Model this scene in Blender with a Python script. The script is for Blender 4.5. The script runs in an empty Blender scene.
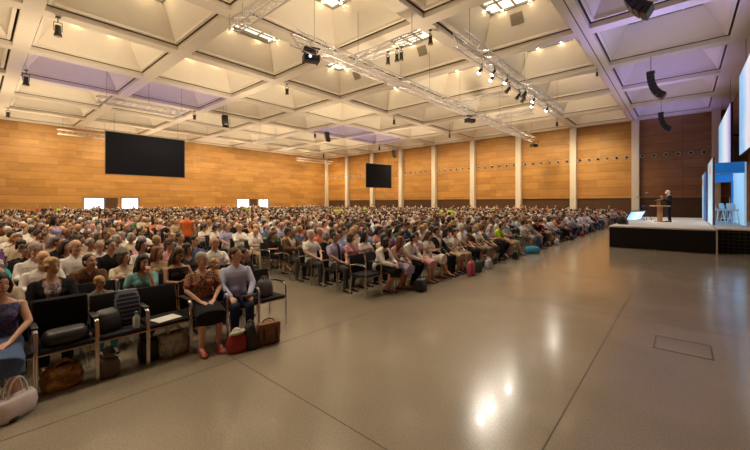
import bpy, bmesh, math, random
import numpy as np
from mathutils import Vector, Matrix, noise as mnoise

random.seed(11)
SC = bpy.context.scene
COL = SC.collection
V = Vector
PI = math.pi
R = math.radians

# ------------------------------------------------------------------ camera, world, exposure
HCAM = 1.95
YAW = 41.2
FPX, CX, CY = 351.0, 375.0, 203.0
cam_d = bpy.data.cameras.new('camera')
cam_d.sensor_width = 36.0
cam_d.lens = FPX / 750 * 36
cam_d.shift_y = -22.0 / 750
cam_d.clip_start = 0.05
cam_d.clip_end = 200
cam = bpy.data.objects.new('camera', cam_d)
cam.location = (0, 0, HCAM)
cam.rotation_euler = (R(90), 0, R(YAW))
COL.objects.link(cam)
SC.camera = cam

SC.view_settings.view_transform = 'Standard'
SC.view_settings.look = 'None'
SC.view_settings.gamma = 1.0
SC.view_settings.use_curve_mapping = False
SC.view_settings.exposure = 0.2
SC.cycles.use_denoising = True
SC.cycles.max_bounces = 6
SC.cycles.diffuse_bounces = 4
SC.cycles.glossy_bounces = 3
SC.cycles.transmission_bounces = 3
SC.cycles.sample_clamp_indirect = 4.0
SC.cycles.caustics_reflective = False
SC.cycles.caustics_refractive = False

wd = bpy.data.worlds.new('hall_world')
SC.world = wd
wd.use_nodes = True
wd.node_tree.nodes['Background'].inputs[0].default_value = (0.75, 0.85, 1.0, 1)
wd.node_tree.nodes['Background'].inputs[1].default_value = 1.0

# hall dimensions (metres), y runs towards the far column wall, the audience faces +x
U = 1.556            # size unit of the hung gear and ceiling modules
H = 11.6
XL, XR = -59.13, 3.66
YF, YB = 51.2, -19.6
GX = [-59.13, -52.19, -45.25, -38.29, -31.35, -24.41, -17.46, -10.57, -4.25, 2.52]
GY = [-18.97, -11.97, -5.01, 1.93, 8.87, 15.87, 22.84, 29.81, 36.75, 43.75, 50.74]
PANEL_STRENGTH = 1.2
BULB_STRENGTH = 88.0
UP_FILL = 1280.0
DOWNLIGHT = 1020.0
WARM = (1.0, 0.80, 0.52)


def light(name, kind, loc, energy, color, target=None, **kw):
    d = bpy.data.lights.new(name, kind)
    d.energy = energy
    d.color = color
    for k, v in kw.items():
        setattr(d, k, v)
    o = bpy.data.objects.new(name, d)
    o.location = loc
    if target is not None:
        o.rotation_euler = (V(target) - V(loc)).to_track_quat('-Z', 'Y').to_euler()
    COL.objects.link(o)
    return o


# spots added in the last ceiling bays to brighten each wooden wall, no fixtures
for i in range(8):
    x = (GX[i] + GX[i + 1]) / 2 - (1.2 if i == 7 else 0)
    light('added_wall_wash', 'SPOT', (x, 42.0, 11.2), 2250, (1.0, 0.72, 0.36), (x, YF, 4.8), spot_size=R(70 if i == 7 else 88), spot_blend=1.0, shadow_soft_size=0.3)
for j in range(3, 10):
    y = (GY[j] + GY[j + 1]) / 2
    light('added_wall_wash', 'SPOT', (-49.2, y, 11.2), 2350, (1.0, 0.72, 0.36), (XL, y, 4.8), spot_size=R(88), spot_blend=1.0, shadow_soft_size=0.3)
# violet show lights that tint the ceiling over the stage and over the delay speakers
for x, y, e in ((-1.4, 13.2, 600), (-1.4, 23.6, 640), (-1.4, 33.4, 520), (-1.2, 39.0, 380), (-1.0, 47.8, 420), (-35.2, 5.6, 330), (-34.8, 12.4, 330), (-34.7, 33.3, 330), (-34.7, 40.4, 330)):
    light('violet_show_light', 'SPOT', (x, y, 7.2), e, (0.36, 0.30, 1.0), (x + 0.01, y, 14), spot_size=R(112), spot_blend=0.8, shadow_soft_size=0.15)
# added upward fill spots, without fixtures, that brighten the beam undersides
for x in (-52.9, -42.0, -28.0, -13.7, -2.4):
    for y in (-9.3, 3.1, 14.8, 26.5, 38.1):
        light('up_fill_spot', 'SPOT', (x, y, 5.8), UP_FILL * (0.12 if x > -3 else 1.0), (1.0, 0.79, 0.54), (x + .01, y, 14), spot_size=R(165), spot_blend=1.0, shadow_soft_size=0.6)
# house downlights inside the coffers
DARK = [(3, 3), (3, 4), (3, 7), (3, 8)]          # coffers whose lamps are off under the violet light
for i in range(8):
    for j in range(1, 10):
        if (i, j) not in DARK:
            x, y = (GX[i] + GX[i + 1]) / 2, (GY[j] + GY[j + 1]) / 2
            light('house_downlight', 'SPOT', (x, y, 12.9), DOWNLIGHT, (1.0, 0.82, 0.58), (x + .01, y, 0), spot_size=R(118), spot_blend=0.9, shadow_soft_size=0.3)
# profile spots from the stage truss
for (y, tx, ty) in ((19.6, -0.8, 24.1), (22.1, -0.4, 26.0), (29.6, -0.6, 24.6), (31.6, 0.2, 22.0)):
    light('stage_spot', 'SPOT', (-7.8, y, 9.1), 1500, (1.0, 0.9, 0.78), (tx, ty, 1.8), spot_size=R(20), spot_blend=0.6, shadow_soft_size=0.1)


# lit truss lamps turned on the front rows and the aisle
for (y, tx, ty) in ((16.9, -6.2, 1.2), (18.2, -6.0, 5.5), (20.8, -6.5, 10.5), (30.4, -6.5, 20.0)):
    light('audience_spot', 'SPOT', (-7.7, y, 9.0), 380, (1.0, 0.88, 0.74), (tx, ty, .8), spot_size=R(52), spot_blend=1.0, shadow_soft_size=0.05)


# ------------------------------------------------------------------ materials
MATS = {}


def new_mat(name):
    m = bpy.data.materials.new(name)
    m.use_nodes = True
    nt = m.node_tree
    return m, nt, nt.nodes['Principled BSDF']


def plain(name, rgb, rough=0.7, metal=0.0, spec=0.5, emit=None, estr=0.0, var=0.06, scale=14.0):
    """A principled surface with a faint noise variation of its colour."""
    if name in MATS:
        return MATS[name]
    m, nt, b = new_mat(name)
    b.inputs['Roughness'].default_value = rough
    b.inputs['Metallic'].default_value = metal
    b.inputs['Specular IOR Level'].default_value = spec
    if var > 0:
        tc = nt.nodes.new('ShaderNodeTexCoord')
        n = nt.nodes.new('ShaderNodeTexNoise')
        n.inputs['Scale'].default_value = scale
        n.inputs['Detail'].default_value = 3
        mx = nt.nodes.new('ShaderNodeMix')
        mx.data_type = 'RGBA'
        mx.inputs['A'].default_value = (*[max(0, c * (1 - var * 2)) for c in rgb], 1)
        mx.inputs['B'].default_value = (*[min(1, c * (1 + var * 2)) for c in rgb], 1)
        nt.links.new(tc.outputs['Object'], n.inputs['Vector'])
        nt.links.new(n.outputs['Fac'], mx.inputs['Factor'])
        nt.links.new(mx.outputs['Result'], b.inputs['Base Color'])
    else:
        b.inputs['Base Color'].default_value = (*rgb, 1)
    if emit:
        b.inputs['Emission Color'].default_value = (*emit, 1)
        b.inputs['Emission Strength'].default_value = estr
    MATS[name] = m
    return m


def mat_floor():
    m, nt, b = new_mat('polished_concrete')
    L = nt.links.new
    tc = nt.nodes.new('ShaderNodeTexCoord')
    n1 = nt.nodes.new('ShaderNodeTexNoise'); n1.inputs['Scale'].default_value = 0.55; n1.inputs['Detail'].default_value = 6
    n2 = nt.nodes.new('ShaderNodeTexNoise'); n2.inputs['Scale'].default_value = 55.0; n2.inputs['Detail'].default_value = 4; n2.inputs['Roughness'].default_value = 0.7
    v = nt.nodes.new('ShaderNodeTexVoronoi'); v.inputs['Scale'].default_value = 70.0
    for t in (n1, n2, v):
        L(tc.outputs['Object'], t.inputs['Vector'])
    r1 = nt.nodes.new('ShaderNodeValToRGB')
    r1.color_ramp.elements[0].position = 0.3; r1.color_ramp.elements[0].color = (0.222, 0.188, 0.140, 1)
    r1.color_ramp.elements[1].position = 0.75; r1.color_ramp.elements[1].color = (0.292, 0.252, 0.192, 1)
    L(n1.outputs['Fac'], r1.inputs['Fac'])
    r2 = nt.nodes.new('ShaderNodeValToRGB')
    r2.color_ramp.elements[0].position = 0.30; r2.color_ramp.elements[0].color = (0.76, 0.76, 0.76, 1)
    r2.color_ramp.elements[1].position = 0.66; r2.color_ramp.elements[1].color = (1.10, 1.10, 1.10, 1)
    L(n2.outputs['Fac'], r2.inputs['Fac'])
    mx = nt.nodes.new('ShaderNodeMix'); mx.data_type = 'RGBA'; mx.blend_type = 'MULTIPLY'; mx.inputs['Factor'].default_value = 1.0
    L(r1.outputs['Color'], mx.inputs['A']); L(r2.outputs['Color'], mx.inputs['B'])
    L(mx.outputs['Result'], b.inputs['Base Color'])
    n3 = nt.nodes.new('ShaderNodeTexNoise'); n3.inputs['Scale'].default_value = 1.6; n3.inputs['Detail'].default_value = 5
    L(tc.outputs['Object'], n3.inputs['Vector'])
    mr = nt.nodes.new('ShaderNodeMapRange')
    mr.inputs['To Min'].default_value = 0.16; mr.inputs['To Max'].default_value = 0.23
    L(n3.outputs['Fac'], mr.inputs['Value']); L(mr.outputs['Result'], b.inputs['Roughness'])
    b.inputs['Specular IOR Level'].default_value = 0.5
    b.inputs['Coat Weight'].default_value = 0.10
    b.inputs['Coat Roughness'].default_value = 0.045
    return m


def mat_wood(name, axis, tones, rough=0.45):
    """Wide horizontal veneer boards of varying tone; axis = the wall's horizontal axis."""
    m, nt, b = new_mat(name)
    L = nt.links.new
    tc = nt.nodes.new('ShaderNodeTexCoord')
    sp = nt.nodes.new('ShaderNodeSeparateXYZ'); L(tc.outputs['Object'], sp.inputs[0])
    cb = nt.nodes.new('ShaderNodeCombineXYZ')
    L(sp.outputs[axis], cb.inputs['X']); L(sp.outputs['Z'], cb.inputs['Y'])

    def bricks(w, h, c1, c2, mortar, off):
        br = nt.nodes.new('ShaderNodeTexBrick')
        br.offset = off
        br.inputs['Scale'].default_value = 1.0 / U
        br.inputs['Brick Width'].default_value = w
        br.inputs['Row Height'].default_value = h
        br.inputs['Mortar Size'].default_value = mortar
        br.inputs['Mortar Smooth'].default_value = 0.1
        br.inputs['Color1'].default_value = (*c1, 1)
        br.inputs['Color2'].default_value = (*c2, 1)
        br.inputs['Mortar'].default_value = (*[t * 0.42 for t in tones[0]], 1)
        L(cb.outputs[0], br.inputs['Vector'])
        return br
    big = bricks(2.23, 0.62, tones[0], tones[1], 0.0, 0.31)
    sm = bricks(1.12, 0.31, (0.86, 0.84, 0.82), (1.08, 1.07, 1.05), 0.0, 0.43)
    ln = bricks(500.0, 0.62, (1, 1, 1), (1, 1, 1), 0.014, 0.0)
    ln.inputs['Mortar'].default_value = (0.50, 0.46, 0.42, 1)
    mp = nt.nodes.new('ShaderNodeMapping'); mp.inputs['Scale'].default_value = (1.2, 42.0, 1)
    L(cb.outputs[0], mp.inputs['Vector'])
    g = nt.nodes.new('ShaderNodeTexNoise'); g.inputs['Scale'].default_value = 1.0; g.inputs['Detail'].default_value = 5
    L(mp.outputs[0], g.inputs['Vector'])
    gr = nt.nodes.new('ShaderNodeValToRGB')
    gr.color_ramp.elements[0].position = 0.3; gr.color_ramp.elements[0].color = (0.84, 0.82, 0.80, 1)
    gr.color_ramp.elements[1].position = 0.7; gr.color_ramp.elements[1].color = (1.06, 1.06, 1.06, 1)
    L(g.outputs['Fac'], gr.inputs['Fac'])
    m1 = nt.nodes.new('ShaderNodeMix'); m1.data_type = 'RGBA'; m1.blend_type = 'MULTIPLY'; m1.inputs['Factor'].default_value = 1
    m2 = nt.nodes.new('ShaderNodeMix'); m2.data_type = 'RGBA'; m2.blend_type = 'MULTIPLY'; m2.inputs['Factor'].default_value = 1
    L(big.outputs['Color'], m1.inputs['A']); L(sm.outputs['Color'], m1.inputs['B'])
    L(m1.outputs['Result'], m2.inputs['A']); L(gr.outputs['Color'], m2.inputs['B'])
    m3 = nt.nodes.new('ShaderNodeMix'); m3.data_type = 'RGBA'; m3.blend_type = 'MULTIPLY'; m3.inputs['Factor'].default_value = 1
    L(m2.outputs['Result'], m3.inputs['A']); L(ln.outputs['Color'], m3.inputs['B'])
    L(m3.outputs['Result'], b.inputs['Base Color'])
    b.inputs['Roughness'].default_value = rough
    return m


def mat_bricks(name):
    m, nt, b = new_mat(name)
    L = nt.links.new
    tc = nt.nodes.new('ShaderNodeTexCoord')
    sp = nt.nodes.new('ShaderNodeSeparateXYZ'); L(tc.outputs['Object'], sp.inputs[0])
    cb = nt.nodes.new('ShaderNodeCombineXYZ'); L(sp.outputs['Y'], cb.inputs['X']); L(sp.outputs['Z'], cb.inputs['Y'])
    br = nt.nodes.new('ShaderNodeTexBrick')
    br.inputs['Scale'].default_value = 1.0
    br.inputs['Brick Width'].default_value = 0.5; br.inputs['Row Height'].default_value = 0.22; br.inputs['Mortar Size'].default_value = 0.02
    br.inputs['Color1'].default_value = (0.30, 0.15, 0.09, 1); br.inputs['Color2'].default_value = (0.38, 0.20, 0.13, 1)
    br.inputs['Mortar'].default_value = (0.42, 0.34, 0.28, 1)
    L(cb.outputs[0], br.inputs['Vector']); L(br.outputs['Color'], b.inputs['Base Color'])
    b.inputs['Roughness'].default_value = 0.8
    return m


def mat_floral(name, base, c2, c3, scale=26.0):
    """Printed cloth: irregular blotches of two colours on a ground colour."""
    if name in MATS:
        return MATS[name]
    m, nt, b = new_mat(name)
    L = nt.links.new
    tc = nt.nodes.new('ShaderNodeTexCoord')
    ns = nt.nodes.new('ShaderNodeTexNoise'); ns.inputs['Scale'].default_value = scale; ns.inputs['Detail'].default_value = 2
    L(tc.outputs['Object'], ns.inputs['Vector'])
    rp = nt.nodes.new('ShaderNodeValToRGB'); rp.color_ramp.interpolation = 'CONSTANT'
    e = rp.color_ramp.elements
    e[0].position = 0; e[0].color = (*c2, 1)
    e[1].position = 0.43; e[1].color = (*base, 1)
    k = e.new(0.53); k.color = (*c3, 1)
    k = e.new(0.61); k.color = (*base, 1)
    L(ns.outputs['Fac'], rp.inputs['Fac']); L(rp.outputs['Color'], b.inputs['Base Color'])
    b.inputs['Roughness'].default_value = 0.85
    MATS[name] = m
    return m


def mat_plaid(name, base, c2, w=0.05):
    if name in MATS:
        return MATS[name]
    m, nt, b = new_mat(name)
    L = nt.links.new
    tc = nt.nodes.new('ShaderNodeTexCoord')
    br = nt.nodes.new('ShaderNodeTexBrick'); br.offset = 0
    br.inputs['Scale'].default_value = 1; br.inputs['Brick Width'].default_value = w; br.inputs['Row Height'].default_value = w
    br.inputs['Mortar Size'].default_value = 0.006
    br.inputs['Color1'].default_value = (*base, 1); br.inputs['Color2'].default_value = (*[c * 1.5 for c in base], 1)
    br.inputs['Mortar'].default_value = (*c2, 1)
    mp = nt.nodes.new('ShaderNodeMapping'); mp.inputs['Rotation'].default_value = (R(90), 0, R(20))
    L(tc.outputs['Object'], mp.inputs['Vector']); L(mp.outputs[0], br.inputs['Vector']); L(br.outputs['Color'], b.inputs['Base Color'])
    b.inputs['Roughness'].default_value = 0.9
    MATS[name] = m
    return m


def mat_screen(name, stops, strength, mod):
    """A lit display picture: soft vertical bands of colour broken by noise (the face is flat)."""
    m, nt, b = new_mat(name)
    L = nt.links.new
    tc = nt.nodes.new('ShaderNodeTexCoord')
    sp = nt.nodes.new('ShaderNodeSeparateXYZ'); L(tc.outputs['Generated'], sp.inputs[0])
    ns = nt.nodes.new('ShaderNodeTexNoise'); ns.inputs['Scale'].default_value = 3.0
    L(tc.outputs['Generated'], ns.inputs['Vector'])
    md = nt.nodes.new('ShaderNodeMath'); md.operation = 'MULTIPLY_ADD'
    md.inputs[1].default_value = mod; L(ns.outputs['Fac'], md.inputs[0]); L(sp.outputs['Y'], md.inputs[2])
    rp = nt.nodes.new('ShaderNodeValToRGB')
    e = rp.color_ramp.elements
    e[0].position = stops[0][0]; e[0].color = (*stops[0][1], 1)
    e[1].position = stops[-1][0]; e[1].color = (*stops[-1][1], 1)
    for p, c in stops[1:-1]:
        k = e.new(p); k.color = (*c, 1)
    L(md.outputs[0], rp.inputs['Fac'])
    b.inputs['Base Color'].default_value = (0.02, 0.02, 0.02, 1)
    b.inputs['Roughness'].default_value = 0.3
    L(rp.outputs['Color'], b.inputs['Emission Color'])
    b.inputs['Emission Strength'].default_value = strength
    return m


M_FLOOR = mat_floor()
M_WOOD_L = mat_wood('veneer_boards_side', 'Y', ((0.44, 0.225, 0.062), (0.555, 0.305, 0.094)))
M_WOOD_F = mat_wood('veneer_boards_front', 'X', ((0.43, 0.215, 0.060), (0.56, 0.305, 0.092)))
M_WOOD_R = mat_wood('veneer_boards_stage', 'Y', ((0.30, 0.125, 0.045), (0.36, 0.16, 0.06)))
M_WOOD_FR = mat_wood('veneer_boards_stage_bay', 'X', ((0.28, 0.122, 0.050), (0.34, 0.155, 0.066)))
M_BAND = plain('dark_stained_boards', (0.085, 0.040, 0.018), 0.5)
M_CEIL = plain('ivory_plaster', (0.78, 0.71, 0.60), 0.75, var=0.02, scale=1.5)
M_COLUMN = plain('pale_concrete', (0.70, 0.64, 0.56), 0.7, var=0.03, scale=3)
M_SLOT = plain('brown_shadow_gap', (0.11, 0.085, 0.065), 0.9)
M_BLACK = plain('black_metal', (0.016, 0.016, 0.018), 0.42)
M_BLACKF = plain('black_upholstery', (0.020, 0.020, 0.024), 0.9, spec=0.25)
M_CHROME = plain('chrome_tube', (0.72, 0.70, 0.66), 0.22, 1.0, var=0)
M_ALU = plain('truss_aluminium', (0.60, 0.58, 0.59), 0.40, 0.35, var=0)
M_WIRE = plain('steel_cable', (0.14, 0.13, 0.12), 0.6, 0.4, var=0)
M_GLOW = plain('luminous_diffuser', (0.9, 0.88, 0.8), 0.5, emit=(1.0, .90, .68), estr=PANEL_STRENGTH, var=0)
M_DIM = plain('dimmed_diffuser', (0.75, 0.72, 0.70), 0.6, var=0)
M_BULB = plain('lit_downlight', (1, .9, .7), .3, emit=(1.0, .74, .40), estr=BULB_STRENGTH, var=0)
M_FRAME = plain('grey_lamp_frame', (0.28, 0.26, 0.22), 0.5)
M_GRILLE = plain('brown_grille', (0.30, 0.235, 0.155), 0.7)
M_NAVY = plain('projection_screen_back', (0.012, 0.013, 0.022), 0.75, spec=0.2)
M_SKIRT = plain('black_stage_skirt', (0.012, 0.011, 0.011), 0.9, spec=0.2)
M_STAGE = plain('pale_grey_carpet', (0.55, 0.53, 0.52), 0.9)
M_DAY = plain('daylit_glass', (0.8, 0.9, 1.0), 0.4, emit=(0.93, 0.97, 1.0), estr=2.6, var=0)
M_LENS = plain('lit_lens', (1, 0.95, 0.9), 0.3, emit=(1.0, 0.88, 0.72), estr=45.0, var=0)
M_BLUELENS = plain('projector_lens', (0.2, 0.4, 1.0), 0.2, emit=(0.35, 0.55, 1.0), estr=5.0, var=0)
M_BLUE = plain('blue_set_panel', (0.015, 0.17, 0.50), 0.5, emit=(0.01, 0.18, 0.60), estr=0.35, var=0)
M_PALE = plain('emissive_pale_blue_panel', (0.5, 0.75, 0.9), 0.5, emit=(0.52, 0.80, 1.0), estr=0.32, var=0)  # pale blue surface with a weak emission in its own colour
M_OAK = plain('honey_oak', (0.42, 0.22, 0.085), 0.4, scale=9)
M_JOINT = plain('dark_joint_sealant', (0.075, 0.060, 0.048), 0.8)
M_PAPER = plain('white_paper', (0.82, 0.80, 0.76), 0.8, var=0.01)


# ------------------------------------------------------------------ mesh helpers
def link(name, me, parent=None):
    o = bpy.data.objects.new(name, me)
    COL.objects.link(o)
    if parent is not None:
        o.parent = parent
    return o


def tag(o, label=None, cat=None, group=None, kind=None):
    if label: o['label'] = label
    if cat: o['category'] = cat
    if group: o['group'] = group
    if kind: o['kind'] = kind
    return o


def empty(name, loc=(0, 0, 0), rz=0.0):
    o = bpy.data.objects.new(name, None)
    o.location = loc
    o.rotation_euler = (0, 0, rz)
    COL.objects.link(o)
    return o


def copy_tree(o, parent=None):
    c = o.copy()
    COL.objects.link(c)
    if parent is not None:
        c.parent = parent
    for ch in list(o.children):
        copy_tree(ch, c)
    return c


def finish(bm, name, mats, smooth=True, autosmooth=True):
    bmesh.ops.recalc_face_normals(bm, faces=bm.faces)
    me = bpy.data.meshes.new(name)
    bm.to_mesh(me)
    bm.free()
    for m in (mats if isinstance(mats, (list, tuple)) else [mats]):
        me.materials.append(m)
    if smooth and len(me.polygons):
        me.polygons.foreach_set('use_smooth', [True] * len(me.polygons))
        if autosmooth:
            try:
                me.set_sharp_from_angle(angle=R(38))
            except Exception:
                pass
    return me


def box(bm, c, s, rot=None, bev=0.0, mi=0):
    M = Matrix.Translation(V(c))
    if rot is not None:
        M = M @ rot
    M = M @ Matrix.Diagonal((s[0], s[1], s[2], 1))
    r = bmesh.ops.create_cube(bm, size=1.0, matrix=M)
    vs = r['verts']
    fs = set(f for v in vs for f in v.link_faces)
    if bev > 0:
        es = list(set(e for v in vs for e in v.link_edges))
        rr = bmesh.ops.bevel(bm, geom=es, offset=bev, segments=2, profile=0.5, affect='EDGES')
        fs = set(rr['faces']) | set(f for v in rr['verts'] for f in v.link_faces)
    for f in fs:
        if f.is_valid:
            f.material_index = mi
    return bm


def basis(d):
    d = V(d).normalized()
    a = V((0, 0, 1)) if abs(d.z) < 0.9 else V((1, 0, 0))
    u = d.cross(a).normalized()
    return d, u, d.cross(u).normalized()


def skin_rings(bm, rings, mi=0, cap=True):
    """Closed loft through lists of points."""
    vr = [[bm.verts.new(p) for p in r] for r in rings]
    n = len(vr[0])
    fs = []
    for a, b in zip(vr, vr[1:]):
        for i in range(n):
            fs.append(bm.faces.new((a[i], a[(i + 1) % n], b[(i + 1) % n], b[i])))
    if cap:
        fs.append(bm.faces.new(vr[0][::-1]))
        fs.append(bm.faces.new(vr[-1]))
    for f in fs:
        f.material_index = mi
    return bm


def tube(bm, pts, r, n=8, mi=0):
    pts = [V(p) for p in pts]
    rings = []
    pu = None
    for i, p in enumerate(pts):
        d = (pts[min(i + 1, len(pts) - 1)] - pts[max(i - 1, 0)])
        d, u, v = basis(d)
        if pu is not None:
            u = (pu - d * pu.dot(d)).normalized()
            v = d.cross(u)
        pu = u
        rr = r[i] if isinstance(r, (list, tuple)) else r
        rings.append([p + (u * math.cos(2 * PI * k / n) + v * math.sin(2 * PI * k / n)) * rr for k in range(n)])
    return skin_rings(bm, rings, mi)


def capsule(bm, p0, p1, r0, r1, n=10):
    p0, p1 = V(p0), V(p1)
    d, u, v = basis(p1 - p0)
    L = (p1 - p0).length
    prof = []
    for a in (80, 55, 28):
        prof.append((-r0 * math.sin(R(a)), r0 * math.cos(R(a))))
    prof.append((0, r0))
    prof.append((L, r1))
    for a in (28, 55, 80):
        prof.append((L + r1 * math.sin(R(a)), r1 * math.cos(R(a))))
    rings = [[p0 + d * t + (u * math.cos(2 * PI * k / n) + v * math.sin(2 * PI * k / n)) * rr for k in range(n)] for t, rr in prof]
    return skin_rings(bm, rings)


def ellipsoid(bm, c, r, M=None, rot=None, sub=2, mi=0):
    T = Matrix.Translation(V(c))
    if rot is not None:
        T = T @ rot
    T = T @ Matrix.Diagonal((*r, 1))
    if M is not None:
        T = M @ T
    g = bmesh.ops.create_icosphere(bm, subdivisions=sub, radius=1.0, matrix=T)
    for v in g['verts']:
        for f in v.link_faces:
            f.material_index = mi
    return bm


def loft(bm, rings, M=None, n=18, mi=0, pw=1.0):
    """rings: (centre, axis_u, axis_v) ellipses; pw < 1 makes them squarer."""
    out = []
    for c, u, v in rings:
        ps = []
        for k in range(n):
            a = 2 * PI * k / n
            ca, sa = math.cos(a), math.sin(a)
            if pw != 1.0:
                ca = math.copysign(abs(ca) ** pw, ca)
                sa = math.copysign(abs(sa) ** pw, sa)
            p = V(c) + V(u) * ca + V(v) * sa
            ps.append(M @ p if M is not None else p)
        out.append(ps)
    return skin_rings(bm, out, mi)


def zloft(bm, prof, M=None, n=18, mi=0, pw=1.0):
    return loft(bm, [((x, 0, z), (rx, 0, 0), (0, ry, 0)) for z, rx, ry, x in prof], M, n, mi, pw)


def remesh(bm, voxel, smooth=3, decim=None, factor=0.5):
    """Fuses overlapping closed shapes into one continuous skin."""
    bmesh.ops.recalc_face_normals(bm, faces=bm.faces)
    me = bpy.data.meshes.new('tmp')
    bm.to_mesh(me)
    bm.free()
    o = bpy.data.objects.new('tmp', me)
    COL.objects.link(o)
    md = o.modifiers.new('r', 'REMESH')
    md.mode = 'VOXEL'
    md.voxel_size = voxel
    if smooth:
        sm = o.modifiers.new('s', 'SMOOTH')
        sm.factor = factor
        sm.iterations = smooth
    if decim:
        dc = o.modifiers.new('d', 'DECIMATE')
        dc.ratio = decim
    dg = bpy.context.evaluated_depsgraph_get()
    out = bpy.data.meshes.new_from_object(o.evaluated_get(dg), depsgraph=dg)
    bpy.data.objects.remove(o)
    bpy.data.meshes.remove(me)
    out.polygons.foreach_set('use_smooth', [True] * len(out.polygons))
    return out


def decimated(me, target):
    o = bpy.data.objects.new('tmp', me)
    COL.objects.link(o)
    n = len(me.polygons)
    tri = o.modifiers.new('t', 'TRIANGULATE')
    d = o.modifiers.new('d', 'DECIMATE')
    d.ratio = min(1.0, target / (2.0 * n))
    dg = bpy.context.evaluated_depsgraph_get()
    out = bpy.data.meshes.new_from_object(o.evaluated_get(dg), depsgraph=dg)
    bpy.data.objects.remove(o)
    return out


def at(px, py, z):
    """Where the sight line through a photo pixel meets the height z (metres)."""
    t = (z - HCAM) / (CY - py)
    d = px - CX
    c, s = math.cos(R(YAW)), math.sin(R(YAW))
    return V(((c * d - s * FPX) * t, (s * d + c * FPX) * t, z))


def project(p):
    c, s = math.cos(R(YAW)), math.sin(R(YAW))
    dep = -p[0] * s + p[1] * c
    rt = p[0] * c + p[1] * s
    return (CX + FPX * rt / dep if dep > 0 else -9e9, CY - FPX * (p[2] - HCAM) / dep if dep > 0 else 9e9, dep)


ORD = ['zeroth', 'first', 'second', 'third', 'fourth', 'fifth', 'sixth', 'seventh', 'eighth', 'ninth', 'tenth', 'eleventh', 'twelfth',
       'thirteenth', 'fourteenth', 'fifteenth', 'sixteenth', 'seventeenth', 'eighteenth', 'nineteenth', 'twentieth']


def ordinal(n):
    if n <= 20:
        return ORD[n]
    tens = {2: 'twenty', 3: 'thirty', 4: 'forty', 5: 'fifty'}[n // 10]
    return (tens[:-1] + 'ieth') if n % 10 == 0 else tens + '-' + ORD[n % 10]


# ------------------------------------------------------------------ the room
bm = bmesh.new()
fx = [XL, -37.0, XR]
box(bm, ((XL + XR) / 2, (YF + YB) / 2, -0.10), (XR - XL + 0.6, YF - YB + 0.6, 0.2))
JX = [-4.2 - 3.3 * k for k in range(17)] + [-0.83]
JY = [2.15 + 5.2 * k for k in range(-4, 10)]
for x in JX:
    box(bm, (x, (YF + YB) / 2, 0.0), (0.012, YF - YB, 0.0016), mi=1)
for y in JY:
    box(bm, ((XL + XR) / 2, y, 0.0), (XR - XL, 0.010, 0.0016), mi=1)
tag(link('floor', finish(bm, 'floor', [M_FLOOR, M_JOINT], False)), kind='structure')

# floor box cover let into the concrete
bm = bmesh.new()
for (c, s) in (((0, .29, 0), (.60, .014, .003)), ((0, -.29, 0), (.60, .014, .003)), ((.29, 0, 0), (.014, .58, .003)), ((-.29, 0, 0), (.014, .58, .003))):
    box(bm, c, s)
o = link('floor_hatch', finish(bm, 'floor_hatch', M_JOINT, False))
o.location = (0.0, 6.33, 0.0015)
tag(o, 'square service hatch set flush into the bare concrete floor', 'floor hatch')
bm = bmesh.new()
box(bm, (0, 0, -.002), (.56, .56, .005))
link('hatch_lid', finish(bm, 'hatch_lid', M_FLOOR, False), o)


def add_quad(bm, pts, mi=0):
    f = bm.faces.new([bm.verts.new(p) for p in pts])
    f.material_index = mi
    return f


# coffered ceiling: beams, shadow gaps, sloping pans with a light well on top
bm = bmesh.new()
HW = 0.25 * U
INS = 0.62 * U
wells = []


def sq(x0, x1, y0, y1, i, z):
    return [V((x0 + i, y0 + i, z)), V((x1 - i, y0 + i, z)), V((x1 - i, y1 - i, z)), V((x0 + i, y1 - i, z))]


for i in range(len(GX) - 1):
    for j in range(len(GY) - 1):
        x0, x1, y0, y1 = GX[i], GX[i + 1], GY[j], GY[j + 1]
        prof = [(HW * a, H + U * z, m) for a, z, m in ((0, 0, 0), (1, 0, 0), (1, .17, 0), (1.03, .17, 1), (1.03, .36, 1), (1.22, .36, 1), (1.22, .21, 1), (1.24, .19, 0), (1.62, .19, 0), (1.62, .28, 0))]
        prof += [(HW * 1.62 + INS, H + 1.27 * U, 0), (HW * 1.62 + INS, H + 1.40 * U, 0)]
        prev = None
        for ins, z, mi in prof:
            cur = [bm.verts.new(p) for p in sq(x0, x1, y0, y1, ins, z)]
            if prev:
                for k in range(4):
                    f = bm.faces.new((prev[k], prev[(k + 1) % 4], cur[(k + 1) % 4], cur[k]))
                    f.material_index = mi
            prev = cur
        bm.faces.new(prev)
        k = HW * 1.62 + INS
        wells.append((i, j, (x0 + x1) / 2, (y0 + y1) / 2, (x1 - x0) / 2 - k, (y1 - y0) / 2 - k))
for x0, x1, y0, y1 in ((XL, XR, GY[-1], YF), (GX[-1], XR, YB, GY[-1]), (XL, XR, YB, GY[0])):
    add_quad(bm, [V((x0, y0, H)), V((x1, y0, H)), V((x1, y1, H)), V((x0, y1, H))])
# fine expansion joint down the middle of the stage-side main beam
box(bm, (GX[8], (GY[0] + GY[-1]) / 2, H + .004), (.055, GY[-1] - GY[0], .012), mi=1)
me = bpy.data.meshes.new('ceiling')
bm.to_mesh(me); bm.free()
me.materials.append(M_CEIL); me.materials.append(M_SLOT)
tag(link('ceiling', me), kind='structure')

def ceil_z(x, y):
    """Height of the ceiling surface above a floor point."""
    e = min(min(abs(x - g) for g in GX), min(abs(y - g) for g in GY))
    if e < HW * 1.24 or x > GX[-1] or y > GY[-1]:
        return H
    if e < HW * 1.62:
        return H + .19 * U
    return min(H + 1.27 * U, H + .28 * U + (e - HW * 1.62) / INS * .99 * U)


# lamp in every coffer
fr = bmesh.new(); gl = bmesh.new()


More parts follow.
